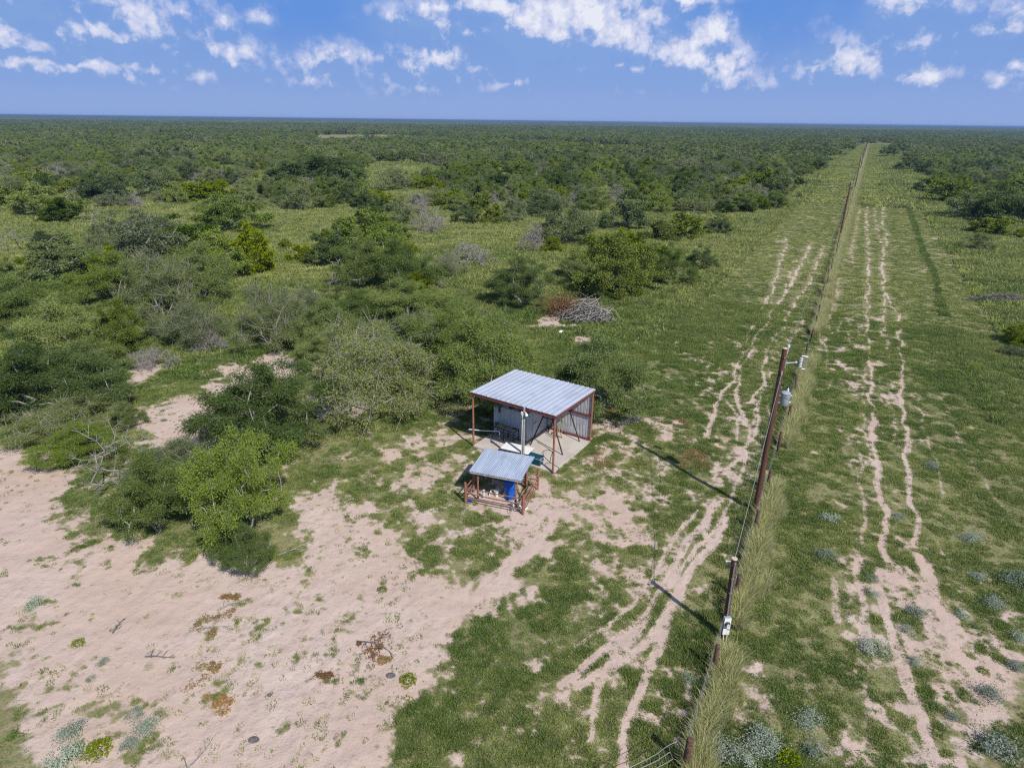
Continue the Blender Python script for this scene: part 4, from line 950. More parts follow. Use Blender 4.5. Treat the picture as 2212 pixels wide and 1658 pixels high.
mb = MB(); mb.box((0, 0, .01), (.26, .14, .02)); o = mb.build('dark_tray', MAT['grime']); o.location = lp(1.52, 1.66, PADZ + .722); o.rotation_euler = (0, 0, SHR); bevel(o, .004); tag(o, 'flat dark tray on the right end of the steel work table', 'tray')

# white folding table standing off the pad edge
ft_ = tag(lroot('folding_table', 1.98, -.10, .02, math.radians(9.0)), 'white plastic folding table in the sun between shed and pump roof', 'table')
mb = MB(); mb.box((.76, .0, .73), (1.52, .74, .045)); o = mb.build('tabletop', MAT['white'], ft_); bevel(o, .015, 3)
for x in (.22, 1.30):
    for y in (-.27, .27): mb = MB(); mb.tube([(x, y, 0), (x + (.05 if x < .7 else -.05), y, .71)], .014, 8); mb.build('leg', MAT['darksteel'], ft_, True)
    mb = MB(); mb.tube([(x + .015, -.27, .2), (x + .015, .27, .2)], .011, 6); mb.tube([(x + .03, 0, .45), (.76, 0, .70)], .009, 6); mb.build('leg_brace', MAT['darksteel'], ft_, True)

lpz = tag(lroot('lamp_post', 3.30, -.30), 'grey weathered lamp post with white conduit before the shed front beam', 'lamp post')
mb = MB(); mb.tube([(0, 0, -.1), (.01, 0, 1.6), (0, .01, 3.25)], [.062, .058, .052], 10); mb.build('post', MAT['weath'], lpz, True)
mb = MB(); mb.tube([(-.075, -.03, .05), (-.07, -.03, 2.9)], .022, 8); c_ = mb.build('conduit', MAT['pvc'], lpz, True)
mb = MB(); mb.box((-.078, -.035, 2.95), (.10, .08, .16)); mb.build('junction_box', MAT['white'], c_)
mb = MB(); mb.tube([(.05, -.02, 3.02), (.12, -.04, 3.05), (.18, -.07, 2.98)], [.02, .025, .03], 8); mb.lathe((.19, -.08, 2.90), [(.07, 0), (.075, .05), (.045, .11), (.015, .13)], 14); mb.build('lamp', MAT['white'], lpz, True)

ch = tag(lroot('ice_chest', 3.62, .22, PADZ, 0.04), 'long teal ice chest with cream rim on the pad front edge', 'ice chest')
mb = MB(); V = [(sx * (.43 + .02 * k), sy * (.185 + .015 * k), .36 * k) for k in (0, 1) for sx, sy in ((-1, -1), (1, -1), (1, 1), (-1, 1))]
mb.add(V, [(0, 3, 2, 1), (4, 5, 6, 7), (0, 1, 5, 4), (1, 2, 6, 5), (2, 3, 7, 6), (3, 0, 4, 7)]); o = mb.build('body', MAT['teal'], ch); bevel(o, .03, 3)
mb = MB(); mb.box((0, 0, .377), (.925, .412, .018)); o = mb.build('rim', MAT['cream'], ch); bevel(o, .008)
mb = MB(); mb.box((0, 0, .423), (.915, .405, .072)); o = mb.build('lid', MAT['teal'], ch); bevel(o, .03, 3)
for sx in (-1, 1): mb = MB(); mb.tube([(sx * .44, -.13, .32), (sx * .51, -.12, .27), (sx * .51, .12, .27), (sx * .44, .13, .32)], .013, 8); mb.build('handle', MAT['cream'], ch, True)
mb = MB(); mb.box((0, -.215, .36), (.08, .02, .07)); mb.build('latch', MAT['cream'], ch)

def world_tube(name, pts, r, mat, label, cat, n=6, group=None):
    mb = MB(); p0 = Vector(pts[0]); mb.tube([Vector(p) - p0 for p in pts], r, n); o = mb.build(name, mat, None, True); o.location = p0; tag(o, label, cat, group); return o
def smooth_pts(pts, n=6):
    pts = [Vector(p) for p in pts]; out_ = []
    for i in range(len(pts) - 1):
        p0, p1, p2, p3 = pts[max(i - 1, 0)], pts[i], pts[i + 1], pts[min(i + 2, len(pts) - 1)]
        for k in range(n):
            t_ = k / n; out_.append(.5 * ((2 * p1) + (-p0 + p2) * t_ + (2 * p0 - 5 * p1 + 4 * p2 - p3) * t_ * t_ + (-p0 + 3 * p1 - 3 * p2 + p3) * t_ ** 3))
    return out_ + [pts[-1]]
z1 = lambda x, y: ((1050 + x / 3.684) * .8848, (850 + y / 3.684) * .8848)
world_tube('garden_hose', smooth_pts([gp(*z1(x, y), z=.112) for x, y in ((960, 838), (1030, 880), (1095, 925), (1060, 912), (1020, 925), (1018, 955), (1040, 985), (1075, 1020), (1120, 1050), (1160, 1075), (1150, 1110), (1120, 1118), (1070, 1095), (1038, 1060), (1040, 1035), (1075, 1028), (1085, 985), (1100, 935), (1095, 925))]), .014, MAT['rubber'], 'dark hose looping loosely across the open part of the pad', 'hose')
world_tube('white_drain_pipe', [lp(-.85, .72, .50), lp(-.1, 1.0, .52), lp(.72, 1.36, .56), lp(.735, 1.36, .54), lp(.735, 1.36, .11)], .028, MAT['pvc'], 'thin white plastic pipe jutting out left of the steel work table', 'pipe', 8)
mb = MB(); g_ = np.random.default_rng(5); V = []
for k in range(2):
    for i in range(9): a = 2 * math.pi * i / 9; r_ = (.24 + .06 * math.sin(2 * a + 1) + g_.uniform(-.03, .03)) * (1 - .15 * k); V.append((r_ * 1.5 * math.cos(a), r_ * math.sin(a), -.02 + .12 * k + g_.uniform(-.015, .015)))
mb.add(V, [(i, (i + 1) % 9, 9 + (i + 1) % 9, 9 + i) for i in range(9)], G=[tuple(range(9, 18))]); o = mb.build('flat_stone', MAT['stone']); o.location = lp(-1.24, -.40); o.rotation_euler = (0, 0, .5); bevel(o, .02); tag(o, 'flat pale pinkish stone lying in the grass left of the pad', 'stone')
mb = MB(); mb.box((0, 0, .05), (.40, .19, .12)); o = mb.build('concrete_block', MAT['stone']); o.location = lp(4.62, 4.25); o.rotation_euler = (0, 0, SHR); bevel(o, .01); tag(o, 'small concrete block at the foot of the shed back wall', 'block')
world_tube('fallen_branch', [(5.4, 31.7, .03), (5.75, 31.45, .05), (6.0, 31.3, .03)], [.05, .045, .03], MAT['deadwood'], 'short grey log on the bare ground right of the shed', 'log', 7)

# ------------------------------------------------------------------ pump roof inside the pipe corral
PR_RZ = math.radians(14.5)
pump = tag(lroot('pump_shelter', 3.03, -4.10, 0, PR_RZ), 'low shelter with a bluish corrugated roof over the blue drum', 'shelter')
V, Q = ribbed(-.14, 2.32, -.10, 1.92, 1.52, 1.66, .076, 0, .022, sine=True)
mb = MB(); mb.add(V, Q); o = mb.build('roof', MAT['corr'], pump); sol = o.modifiers.new('sheet', 'SOLIDIFY'); sol.thickness = .006
mb = MB(); mb.box((1.09, -.06, 1.45), (2.40, .035, .10)); mb.build('fascia_board', MAT['fascia'], pump)
mb = MB(); mb.box((1.09, 1.80, 1.58), (2.40, .035, .10)); mb.build('fascia_board', MAT['fascia'], pump)
for x in (.02, 2.16): mb = MB(); mb.beam((x, -.03, 1.46), (x, 1.78, 1.585), .04, .08); mb.build('rafter', MAT['fascia'], pump)
for x, y, h_ in ((.22, .06, 1.44), (2.02, .06, 1.44), (.22, 1.68, 1.56), (2.02, 1.68, 1.56)):
    mb = MB(); mb.tube([(x, y, -.05), (x, y, h_)], .045, 9); mb.build('post', MAT['rust2'], pump, True)

cor = tag(lroot('pipe_corral', 2.92, -4.51, 0, PR_RZ), 'rusty pipe rail pen around the pump shelter and blue drum', 'corral')
CW, CD = 2.73, 2.20
for x, y, h_ in ((0, 0, 1.06), (CW, 0, 1.02), (CW, CD, 1.12), (0, CD, 1.1), (0, .95, 1.05), (CW * .78, CD, 1.1)):
    mb = MB(); mb.tube([(x, y, -.1), (x, y, h_)], .058, 10); mb.build('post', MAT['rust'], cor, True)
for z in (.28, .53, .80):
    for a, b in (((0, 0), (CW, 0)), ((0, 0), (0, .95)), ((0, .95), (0, CD)), ((CW * .78, CD), (CW, CD)), ((0, CD), (CW * .78, CD))):
        mb = MB(); s_ = .05 if (a == (0, 0) and b[0] > 1) else 0; mb.tube([(*a, z + .01), ((a[0] + b[0]) / 2, (a[1] + b[1]) / 2, z - .025), (*b, z + s_ * (z - .5))], .028, 8); mb.build('rail', MAT['rust2'], cor, True)
gate = MB()
for z in (.22, .42, .62, .82): gate.tube([(CW + .03, .08, z), (CW + .03, CD - .08, z + .06)], .026, 8)
gate.tube([(CW + .03, .08, .20), (CW + .03, .08, .84)], .026, 8); gate.tube([(CW + .03, CD - .08, .26), (CW + .03, CD - .08, .90)], .026, 8)
gate.build('side_gate', MAT['rust2'], cor, True)
mb = MB(); mb.tube([(CW * .62, CD - .02, .1), (CW - .1, .5, .08)], .02, 6); mb.tube([(CW - .5, .15, .06), (CW - .05, 1.3, .6)], .022, 6); mb.build('brace', MAT['rust2'], cor, True)

drum = tag(lroot('blue_drum', 4.30, -2.98), 'tall blue plastic drum under the pump shelter roof', 'drum')
mb = MB(); mb.lathe((0, 0, 0), [(.02, .0), (.25, .0), (.28, .03), (.285, .22), (.293, .29), (.285, .31), (.285, .58), (.293, .60), (.285, .63), (.285, .86), (.27, .92), (.25, .93), (.02, .93)], 28); mb.build('body', MAT['blue'], drum, True)
mb = MB(); mb.lathe((.13, .02, .93), [(.035, 0), (.035, .025), (.01, .03)], 12); mb.lathe((-.13, .02, .93), [(.03, 0), (.03, .02), (.01, .024)], 12); mb.build('bung', MAT['white'], drum, True)
mb = MB(); mb.box((-.1, -.272, .26), (.16, .012, .07)); mb.build('faded_label', MAT['rust2'], drum)

def lpt(pts): return [lp(*p) for p in pts]
wp_ = tag(lroot('well_pump', 3.76, -3.25), 'small grey pump with white plumbing beside the blue drum', 'pump')
mb = MB(); mb.lathe((0, 0, 0), [(.07, 0), (.075, .02), (.06, .16), (.075, .18), (.075, .22), (.02, .23)], 14); mb.build('base', MAT['white'], wp_, True)
mb = MB(); mb.lathe((-.02, .02, .30), [(.02, -.13), (.09, -.12), (.095, .10), (.07, .13), (.02, .135)], 16, axis=(.8, .4, .25)); mb.build('motor', MAT['greyp'], wp_, True)
mb = MB(); mb.tube([(-.08, 0, .12), (-.26, -.03, .12), (-.30, -.16, .12), (-.30, -.16, -.02)], .028, 8); mb.tube([(-.30, -.16, .12), (-.28, -.02, .25), (-.12, .05, .28)], .026, 8); mb.tube([(.06, .0, .1), (.30, .04, .1), (.52, .10, .1)], .024, 8); mb.build('plumbing', MAT['pvc'], wp_, True)
mb = MB(); mb.tube([(0, 0, -.05), (0, 0, .42)], .062, 12); o = mb.build('well_casing', MAT['porc'], None, True); o.location = lp(3.36, -3.72); tag(o, 'short grey-white pipe stub standing behind the corral front rail', 'pipe')
vb = tag(lroot('valve_manifold', 4.93, -3.62), 'white plastic valve pipes at the right front of the corral', 'pipework')
mb = MB(); mb.tube([(-.25, .06, .14), (.0, 0, .14), (.30, .12, .14)], .034, 8); mb.tube([(0, 0, .02), (0, 0, .30)], .036, 8); mb.tube([(-.05, .36, .05), (-.03, .36, .24)], .04, 8); mb.build('pipes', MAT['pvc'], vb, True)
mb = MB(); mb.lathe((.06, -.28, .03), [(.02, 0), (.05, .02), (.05, .13), (.02, .15)], 10, axis=(.4, .8, .1)); mb.box((.03, -.18, .12), (.10, .05, .05)); mb.build('valve', MAT['greyp'], vb)
mb = MB(); mb.tube([(.30, .12, .14), (.30, .12, .0)], .034, 8); mb.lathe((0, 0, .30), [(.05, 0), (.05, .04), (.01, .05)], 10); mb.build('cap', MAT['white'], vb, True)
world_tube('white_pipe_offcut', lpt([(5.36, -3.72, .06), (5.50, -3.36, .07)]), .035, MAT['pvc'], 'short white pipe offcut lying outside the corral gate', 'pipe', 8)
mb = MB(); mb.box((0, 0, .03), (.16, .12, .07)); mb.box((.09, .04, .035), (.10, .10, .05), .5); o = mb.build('crushed_carton', MAT['blue']); o.location = lp(2.98, -4.33); o.rotation_euler = (0, 0, .3); bevel(o, .008); tag(o, 'crushed blue and white carton by the corral left corner post', 'carton')

# ------------------------------------------------------------------ fence, poles, wires
fence = tag(empty('wire_fence', (0, 0, 0)), 'wire fence on brown wooden posts running up the middle of the cleared strip', 'fence')
tp = [F0 @ FDIR + 0] ; T0 = float(np.array(gp(1588, 1290)[:2]) @ FDIR)
ts = [-7.6, -3.9, 0.0, 4.6, 8.3, 12.7]
while ts[-1] < 560: ts.append(ts[-1] + 4.15 + rng.normal(0, .25))
far_mb = MB()
for i, dt in enumerate(ts):
    q = fs(T0 + dt, rng.normal(0, .05) if i > 5 else 0); h_ = 1.12 + rng.normal(0, .06) + (.12 if i == 0 else 0); r_ = .075 if i < 8 else .07
    if i == 0: r_ = .095
    le = rng.normal(0, .03, 2); z0 = float(gz(q[0], q[1])[0])
    if i < 99:
        mb = MB(); mb.tube([(0, 0, -.15), (le[0] * .5, le[1] * .5, h_ * .5), (le[0], le[1], h_ - .02), (le[0], le[1], h_)], [r_, r_ * .98, r_ * .95, r_ * .82], 10); o = mb.build('post', MAT['postwood'], fence, True); o.location = (q[0], q[1], z0)
    else: far_mb.tube([(q[0], q[1], 0), (q[0], q[1], h_)], r_ * .8, 5)
o = far_mb.build('far_post', MAT['postwood'], fence); tag(o, kind='stuff')
for z in (.25, .5, .75, 1.0):
    pts = [(*fs(T0 + ts[0] + k, -.08 if True else 0), z + .015 * math.sin(k * 1.3 + z * 9)) for k in np.concatenate([np.arange(0, 90, 2.0), np.arange(90, 420, 15.0)])]
    mb = MB(); mb.tube(pts, 0.0035 if z < .9 else .0045, 4); mb.build('wire', MAT['wire'], fence)
# loose end of woven wire by the corner post
z3 = lambda x, y: ((1560 + x / 12.375) * .8848, (1740 + y / 12.375) * .8848)
mb = MB(); A_ = []
for hz, row in ((1.0, ((-700, 1840), (0, 1500), (490, 1255), (700, 1100), (900, 965), (1150, 850))), (.78, ((-650, 1960), (60, 1650), (500, 1450), (740, 1300), (940, 1165))), (.56, ((-100, 1990), (530, 1650), (780, 1520), (1030, 1375)))):
    pts = smooth_pts([gp(*z3(x, y), z=hz) for x, y in row], 5); mb.tube(pts, .008, 5); A_.append(pts)
for i in range(0, 21, 4):
    ps = [A_[0][i], A_[1][min(i, len(A_[1]) - 1)]] + ([A_[2][min(max(i - 5, 0), len(A_[2]) - 1)]] if i >= 8 else [])
    mb.tube(ps, .006, 5)
o = mb.build('woven_wire_panel', MAT['wire']); tag(o, 'loose curling end of galvanised woven wire left of the front corner post', 'wire netting')

def utility_pole(t_, off_, H, label, transformer=False, parts=True):
    q = fs(T0 + t_, off_); r = tag(empty('utility_pole', (q[0], q[1], float(gz(q[0], q[1])[0]) - .05)), label, 'utility pole', 'power poles along the fence')
    n = 14 if parts else 7
    mb = MB(); mb.tube([(0, 0, -.1), (0, 0, H * .5), (0, 0, H)], [.125, .113, .10], n); mb.build('pole', MAT['pole'], r, True)
    if not parts: return r, q, H
    mb = MB(); mb.lathe((0, 0, H), [(.108, 0), (.10, .02), (.02, .03)], 14); mb.build('pole_cap', MAT['cut'], r, True)
    mb = MB(); mb.tube([(.13, .04, H - .25), (.145, .04, H + .02)], .02, 8); mb.lathe((.145, .04, H + .02), [(.03, 0), (.06, .02), (.045, .05), (.06, .07), (.05, .11), (.02, .13)], 12); mb.build('insulator', MAT['porc'], r, True)
    mb = MB(); mb.lathe((.0, -.125, H - .35), [(.03, 0), (.03, .02)], 10, axis=(0, -1, .0)); mb.lathe((.0, -.13, H - 1.45), [(.025, 0), (.025, .02)], 10, axis=(0, -1, 0)); mb.build('bolt', MAT['steel'], r)
    if not transformer:
        mb = MB(); mb.tube([(.12, 0, H - .55), (.32, 0, H - .5)], .022, 8); mb.lathe((.32, 0, H - .52), [(.02, 0), (.05, .02), (.05, .10), (.02, .12)], 10); mb.build('side_insulator', MAT['porc'], r, True)
        return r, q, H
    mb = MB(); mb.tube([(.11, 0, H - .62), (.55, -.02, H - .58)], .028, 8); mb.tube([(.12, 0, H - .85), (.13, 0, H - .55)], .03, 8); arm = mb.build('cutout_arm', MAT['steel'], r, True)
    mb = MB(); mb.lathe((.56, -.02, H - .58), [(.02, -.09), (.055, -.07), (.04, -.03), (.055, .0), (.02, .03)], 12, axis=(1, 0, .05))
    for k in range(7): mb.lathe((.72, -.02, H - .78 + k * .060), [(.035, 0), (.068, .011), (.068, .026), (.04, .045)], 14)
    mb.build('cutout_insulator', MAT['porc'], arm, True)
    mb = MB(); mb.tube([(.80, -.05, H - .84), (.92, -.07, H - .86)], .014, 6); mb.tube([(.91, -.07, H - .85), (.95, -.07, H - .32)], .018, 8); mb.tube([(.95, -.07, H - .32), (.72, -.02, H - .30)], .018, 6); mb.build('fuse_tube', MAT['steel'], arm, True)
    HT_ = H - 2.45
    tx = .36
    mb = MB(); mb.lathe((tx, -.02, HT_), [(.02, 0), (.165, .0), (.18, .02), (.18, .50), (.195, .505), (.195, .54), (.15, .58), (.02, .60)], 26); tk = mb.build('transformer', MAT['greyp'], r, True)
    mb = MB(); mb.lathe((tx, -.02, HT_ + .495), [(.198, 0), (.203, .015), (.198, .035)], 26); mb.build('lid_band', MAT['steel'], tk, True)
    mb = MB(); mb.lathe((tx + .09, .04, HT_ + .56), [(.03, 0), (.055, .02), (.035, .05), (.055, .08), (.035, .11), (.02, .16), (.01, .17)], 12); mb.build('bushing', MAT['porc'], tk, True)
    mb = MB()
    for dz in (.11, .42): mb.box((.14, -.02, HT_ + dz), (.10, .08, .05))
    mb.build('bracket', MAT['steel'], r)
    for dx, dz in ((.18, .42), (.18, .12)): mb = MB(); mb.lathe((tx + dx, -.05, HT_ + dz), [(.035, 0), (.045, .015), (.03, .05), (.04, .07), (.015, .085)], 10, axis=(1, -.2, 0)); mb.build('low_bushing', MAT['porc'], tk, True)
    mb = MB(); mb.tube(smooth_pts([(tx + .09, .04, HT_ + .72), (.66, .05, HT_ + 1.15), (.74, -.02, H - .80)], 5), .007, 5); mb.tube(smooth_pts([(.72, -.02, H - .34), (.45, .05, H - .2), (.15, .04, H + .1)], 5), .007, 5); mb.tube(smooth_pts([(tx + .24, -.06, HT_ + .42), (.50, -.26, HT_ + .36), (.22, -.22, HT_ + .50), (.02, -.14, HT_ + .7)], 5), .009, 5); mb.build('jumper_wire', MAT['dwire'], r)
    mb = MB(); mb.tube([(-.03, -.12, H - 1.0), (-.05, -.16, H - 1.02)], .02, 6); mb.box((-.02, -.145, H - 1.0), (.07, .05, .16)); mb.build('guy_plate', MAT['steel'], r)
    return r, q, H
ORD = ['', 'first plain utility pole up the strip behind the transformer pole', 'third utility pole counting up the strip from the transformer pole', 'fourth utility pole counting up the strip from the transformer pole']
pl = []
pl.append(utility_pole(6.2, -.2, 7.75, 'tall dark brown utility pole carrying a grey transformer beside the fence', True))
pl.append(utility_pole(90.5, -.1, 8.2, 'second utility pole up the strip, next beyond the transformer pole', False))
for i in range(3, 9):
    pl.append(utility_pole(90.5 + 86 * (i - 2), .0, 8.4, '%s utility pole counting up the strip from the transformer pole' % ordinal(i), False, i < 5))
for j, (dx, z) in enumerate(((.145, .17), (-.12, -1.15))):
    for i in range(5):
        (ra, qa, Ha), (rb, qb, Hb) = pl[i], pl[i + 1]
        a = Vector((qa[0] + dx, qa[1] + .04, Ha + z - .05)); b = Vector((qb[0] + dx, qb[1] + .04, Hb + z - .05)); sag = .9
        pts = [a.lerp(b, k / 24) - Vector((0, 0, sag * 4 * (k / 24) * (1 - k / 24))) for k in range(25)]
        world_tube('power_line', pts, .004, MAT['wire'], '%s wire span from %s to %s power pole' % (('upper', 'lower')[j], ('transformer', 'second', 'third', 'fourth', 'fifth')[i], ('second', 'third', 'fourth', 'fifth', 'sixth')[i]), 'wire', 4, 'power line spans along the fence')

# meter pole with its box, fed from the transformer pole
MPq = gp(1563, 1374); ml = Vector((-.09, 0, 3.2)); mp_ = tag(empty('meter_pole', MPq), 'short brown meter pole with a grey conduit and pale meter box', 'meter pole')
mb = MB(); mb.tube([(0, 0, -.1), ml * .5, ml], [.095, .09, .085], 14); mb.build('pole', MAT['pole'], mp_, True)
mb = MB(); mb.lathe(ml, [(.10, 0), (.095, .015), (.01, .02)], 14); mb.build('pole_cap', MAT['cut'], mp_, True)
mb = MB(); mb.tube([ml * .30 + Vector((-.02, -.125, 0)), ml * .93 + Vector((-.01, -.115, 0)), ml * .97 + Vector((-.01, -.16, .02))], .026, 8)
for f in (.6, .78): mb.box(ml * f + Vector((-.015, -.11, 0)), (.09, .05, .03))
mb.build('conduit', MAT['steel'], mp_, True)
mb = MB(); mb.box(ml * .195 + Vector((-.02, -.15, .0)), (.24, .11, .70)); mbx = mb.build('meter_box', MAT['greyp'], mp_); bevel(mbx, .012)
mb = MB(); mb.box(ml * .195 + Vector((-.02, -.21, .0)), (.215, .012, .67)); mb.build('cover', MAT['white'], mbx)
mb = MB(); mb.lathe(ml * .195 + Vector((-.02, -.215, .12)), [(.09, 0), (.09, .025), (.075, .04), (.07, .075), (.02, .085)], 20, axis=(0, -1, 0)); mb.build('meter', MAT['rubber'], mbx, True)
mb = MB(); mb.lathe(ml * .195 + Vector((-.02, -.215, .12)), [(.058, .085), (.055, .10), (.01, .105)], 20, axis=(0, -1, 0)); mb.build('meter_glass', MAT['porc'], mbx, True)
mb = MB(); mb.box(ml * .195 + Vector((-.07, -.222, -.045)), (.11, .03, .03)); mb.box(ml * .195 + Vector((.04, -.222, -.11)), (.09, .02, .025)); mb.build('breaker_lever', MAT['dwire'], mbx)
mb = MB(); mb.tube([ml * .085 + Vector((-.07, -.15, 0)), (-.06, -.15, -.05)], .02, 6); mb.tube([ml * .085 + Vector((.04, -.15, 0)), (.05, -.15, -.05)], .02, 6); mb.build('ground_conduit', MAT['pvc'], mp_, True)
mb = MB(); mb.tube([ml * .97 + Vector((-.10, 0, 0)), ml * .97 + Vector((-.24, -.01, .01))], .014, 6); mb.lathe(ml * .97 + Vector((-.24, -.01, 0)), [(.02, -.05), (.045, -.03), (.03, 0), (.045, .03), (.02, .05)], 10, axis=(1, 0, 0)); mb.build('spool_insulator', MAT['porc'], mp_, True)
mb = MB(); mb.tube(smooth_pts([ml * .97 + Vector((-.24, 0, 0)), ml * .95 + Vector((-.26, -.10, -.12)), ml * .96 + Vector((-.02, -.15, .05))], 5), .009, 5); mb.build('drip_loop', MAT['dwire'], mp_)
q0 = pl[0][1]
a = Vector((q0[0] - .02, q0[1] - .16, 7.75 - 1.05)); b = MPq + ml + Vector((.02, .02, -.02)); pts = [a.lerp(b, k / 20) - Vector((0, 0, .12 * 4 * (k / 20) * (1 - k / 20))) for k in range(21)]
world_tube('guy_wire', pts, .010, MAT['steel'], 'taut pale wire from the transformer pole down to the meter pole top', 'wire', 5)
a = Vector((q0[0] - .25, q0[1] - .05, 7.75 - 2.15)); b = MPq + ml * .97 + Vector((-.24, 0, 0)); pts = [a.lerp(b, k / 20) - Vector((0, 0, .2 * 4 * (k / 20) * (1 - k / 20))) for k in range(21)]
world_tube('service_wire', pts, .010, MAT['dwire'], 'dark service wire slung left of the transformer pole down to the meter pole', 'wire', 5)

# ------------------------------------------------------------------ weeds, dry clumps, brush heaps, odds and ends
g_ = np.random.default_rng(21)
def bushlet(seed, n, mat, name):      # several uneven leafy shoots in one plant
    g = np.random.default_rng(seed); nb = 9; a = g.uniform(0, 6.28, nb); r = .42 * np.sqrt(g.uniform(0, 1, nb)); cc = np.stack([r * np.cos(a), r * np.sin(a), g.uniform(.08, .34, nb)], 1); sz = g.uniform(.08, .20, nb)
    k = g.integers(0, nb, n); c = cc[k] + g.normal(0, 1, (n, 3)) * sz[k][:, None] * np.array([1, 1, .8]); c[:, 2] = np.abs(c[:, 2]); return quad_mesh(name, c, g.normal(0, 1, (n, 3)) + np.array([0, 0, .4]), g.uniform(.04, .085, n), g.uniform(.018, .036, n), g, mat)
weed = [bushlet(70 + i, 1300, MAT['silver'], 'silver_weed') for i in range(4)]
WD = [(1791,1123,40),(1782,1202,42),(1884,1249,28),(1889,1286,30),(1977,1323,48),(1959,1361,30),(1889,1407,58),(2145,1305,44),(2113,1249,40),(2094,1165,42),(2192,1258,62),(2141,1505,60),(2150,1617,98),(1749,1561,58),(1763,1626,54),(1656,1612,62),(2057,1552,34),(1973,1430,32),
      (1549,1486,46),(1532,1589,62),(1559,1625,84),(1642,1605,72),(1619,1639,60),(1486,1469,34),(152,1586,62),(140,1640,74),(288,1543,38),(320,1575,58),(280,1606,48),(224,1431,24),(196,1467,20),(72,1306,40),(2080,1330,34),(2010,1010,30),(1940,1120,26),(2205,1380,40),(2190,1440,44)]
wl = []
for i, (bx, by, w) in enumerate(WD):
    P = gp(bx, by); r_ = w / depth_scale(P) / 2
    o = link('silver_weed', weed[i % 4]); o.location = (P.x, P.y, float(gz(P.x, P.y)[0])); o.rotation_euler = (0, 0, i * 2.4); o.scale = (r_ / .5, r_ / .5, r_ / .5 * .85); wl.append((bx, by, w, o))
def wzone(bx, by):
    if bx < 800: return 'on the sand at the lower left'
    if bx < 1690: return 'by the front fence posts'
    return 'among the ruts right of the fence' if by < 1400 else 'at the sandy front right corner'
zg = {}
for q in wl: zg.setdefault(wzone(q[0], q[1]), []).append(q)
for z, lst in zg.items():
    lst.sort(key=lambda q: q[0])
    for i, q in enumerate(lst): tag(q[3], '%s silvery grey-green weed %s, %s of %d from left' % ('large' if q[2] > 55 else ('low' if q[2] > 36 else 'tiny'), z, ordinal(i + 1), len(lst)), 'weed', 'silvery weeds')
gw = leafy(90, 320, .45, .5, .12, .055, MAT['bush'], 'green_weed')
for bx, by, w, lb in ((826,1274,24,'small solitary bright green plant on the sand left of the dirt track'), (1702,1642,58,'bright lime-green plant at the bottom edge right of the corner post'), (2124,1449,26,'small yellow-green plant on the sandy patch at lower right'), (882,1470,40,'round green tuft on the sand just left of the dark grass lobe'), (215,1618,60,'large dark green grass clump on the lower left sand'), (170,1390,30,'small leafy plant on the open sand left of the dry clumps')):
    P = gp(bx, by); r_ = w / depth_scale(P) / 2; o = link('green_weed', gw); o.location = (P.x, P.y, float(gz(P.x, P.y)[0])); o.scale = (r_ / .45, r_ / .45, r_ / .45 * .7); tag(o, lb, 'weed')

def stick_heap(seed, n, W, D, H, L, r, name, mat, parent=None, curl=.25):
    g = np.random.default_rng(seed); mb = MB()
    for k in range(n):
        a = g.uniform(0, 6.28); q = math.sqrt(g.uniform(0, 1)); x, y = W / 2 * q * math.cos(a), D / 2 * q * math.sin(a); z = H * (1 - q * q) * g.uniform(.05, 1)
        l = L * g.uniform(.4, 1.2); th = g.uniform(0, 6.28); up = g.normal(.12, .32); d = np.array([math.cos(th), math.sin(th), up]); p0 = np.array([x, y, z]) - d * l / 2; p1 = np.array([x, y, z]) + d * l / 2
        p0[2] = max(p0[2], .01); p1[2] = max(p1[2], .01); b = g.normal(0, curl * l * .5, 3); rr_ = r * g.uniform(.5, 1.4)
        mid = (p0 + p1) / 2 + b; mid[2] = max(mid[2], .02); mb.tube([p0, (p0 + mid) / 2 + b * .25, mid, p1], [rr_, rr_ * .9, rr_ * .7, rr_ * .3], 4, False)
    return mb.build(name, mat, parent)
def at_px(o, bx, by, rz=0.0): P = gp(bx, by); o.location = (P.x, P.y, float(gz(P.x, P.y)[0])); o.rotation_euler = (0, 0, rz); return o
bpile = tag(empty('brush_pile'), 'big tangled brush pile of grey branches and brown leaves beyond the shed', 'brush pile'); at_px(bpile, 1268, 690); bpile.scale = (1.12, 1.12, 1.2)
stick_heap(31, 230, 3.6, 2.4, 1.6, 2.0, .03, 'grey_branches', MAT['deadwood'], bpile)
o = stick_heap(32, 200, 3.0, 2.2, 1.3, 1.3, .022, 'dark_branches', MAT['deaddark'], bpile)
c = g_.normal(0, 1, (2600, 3)) * np.array([.85, .6, .42]) + np.array([-1.7, .9, .75]); c[:, 2] = np.abs(c[:, 2]); link('brown_leaves', quad_mesh('brown_leaves', c, g_.normal(0, 1, (2600, 3)), np.full(2600, .17), np.full(2600, .06), g_, MAT['brown']), bpile)
o = stick_heap(33, 150, 2.6, 1.8, .95, 1.7, .028, 'branch_heap', MAT['deadwood']); at_px(o, 1442, 593); tag(o, 'low heap of pale bleached branches right of the big rounded bush', 'brush pile')
hp = tag(empty('brush_heap'), 'long dark heap of brush and rubble in the grass at the right photo edge', 'brush pile'); at_px(hp, 2172, 652, -.15)
stick_heap(34, 330, 6.2, 2.2, .75, 1.2, .03, 'dark_branches', MAT['deaddark'], hp); stick_heap(35, 90, 5.5, 2.0, .85, 1.4, .022, 'grey_branches', MAT['deadwood'], hp)
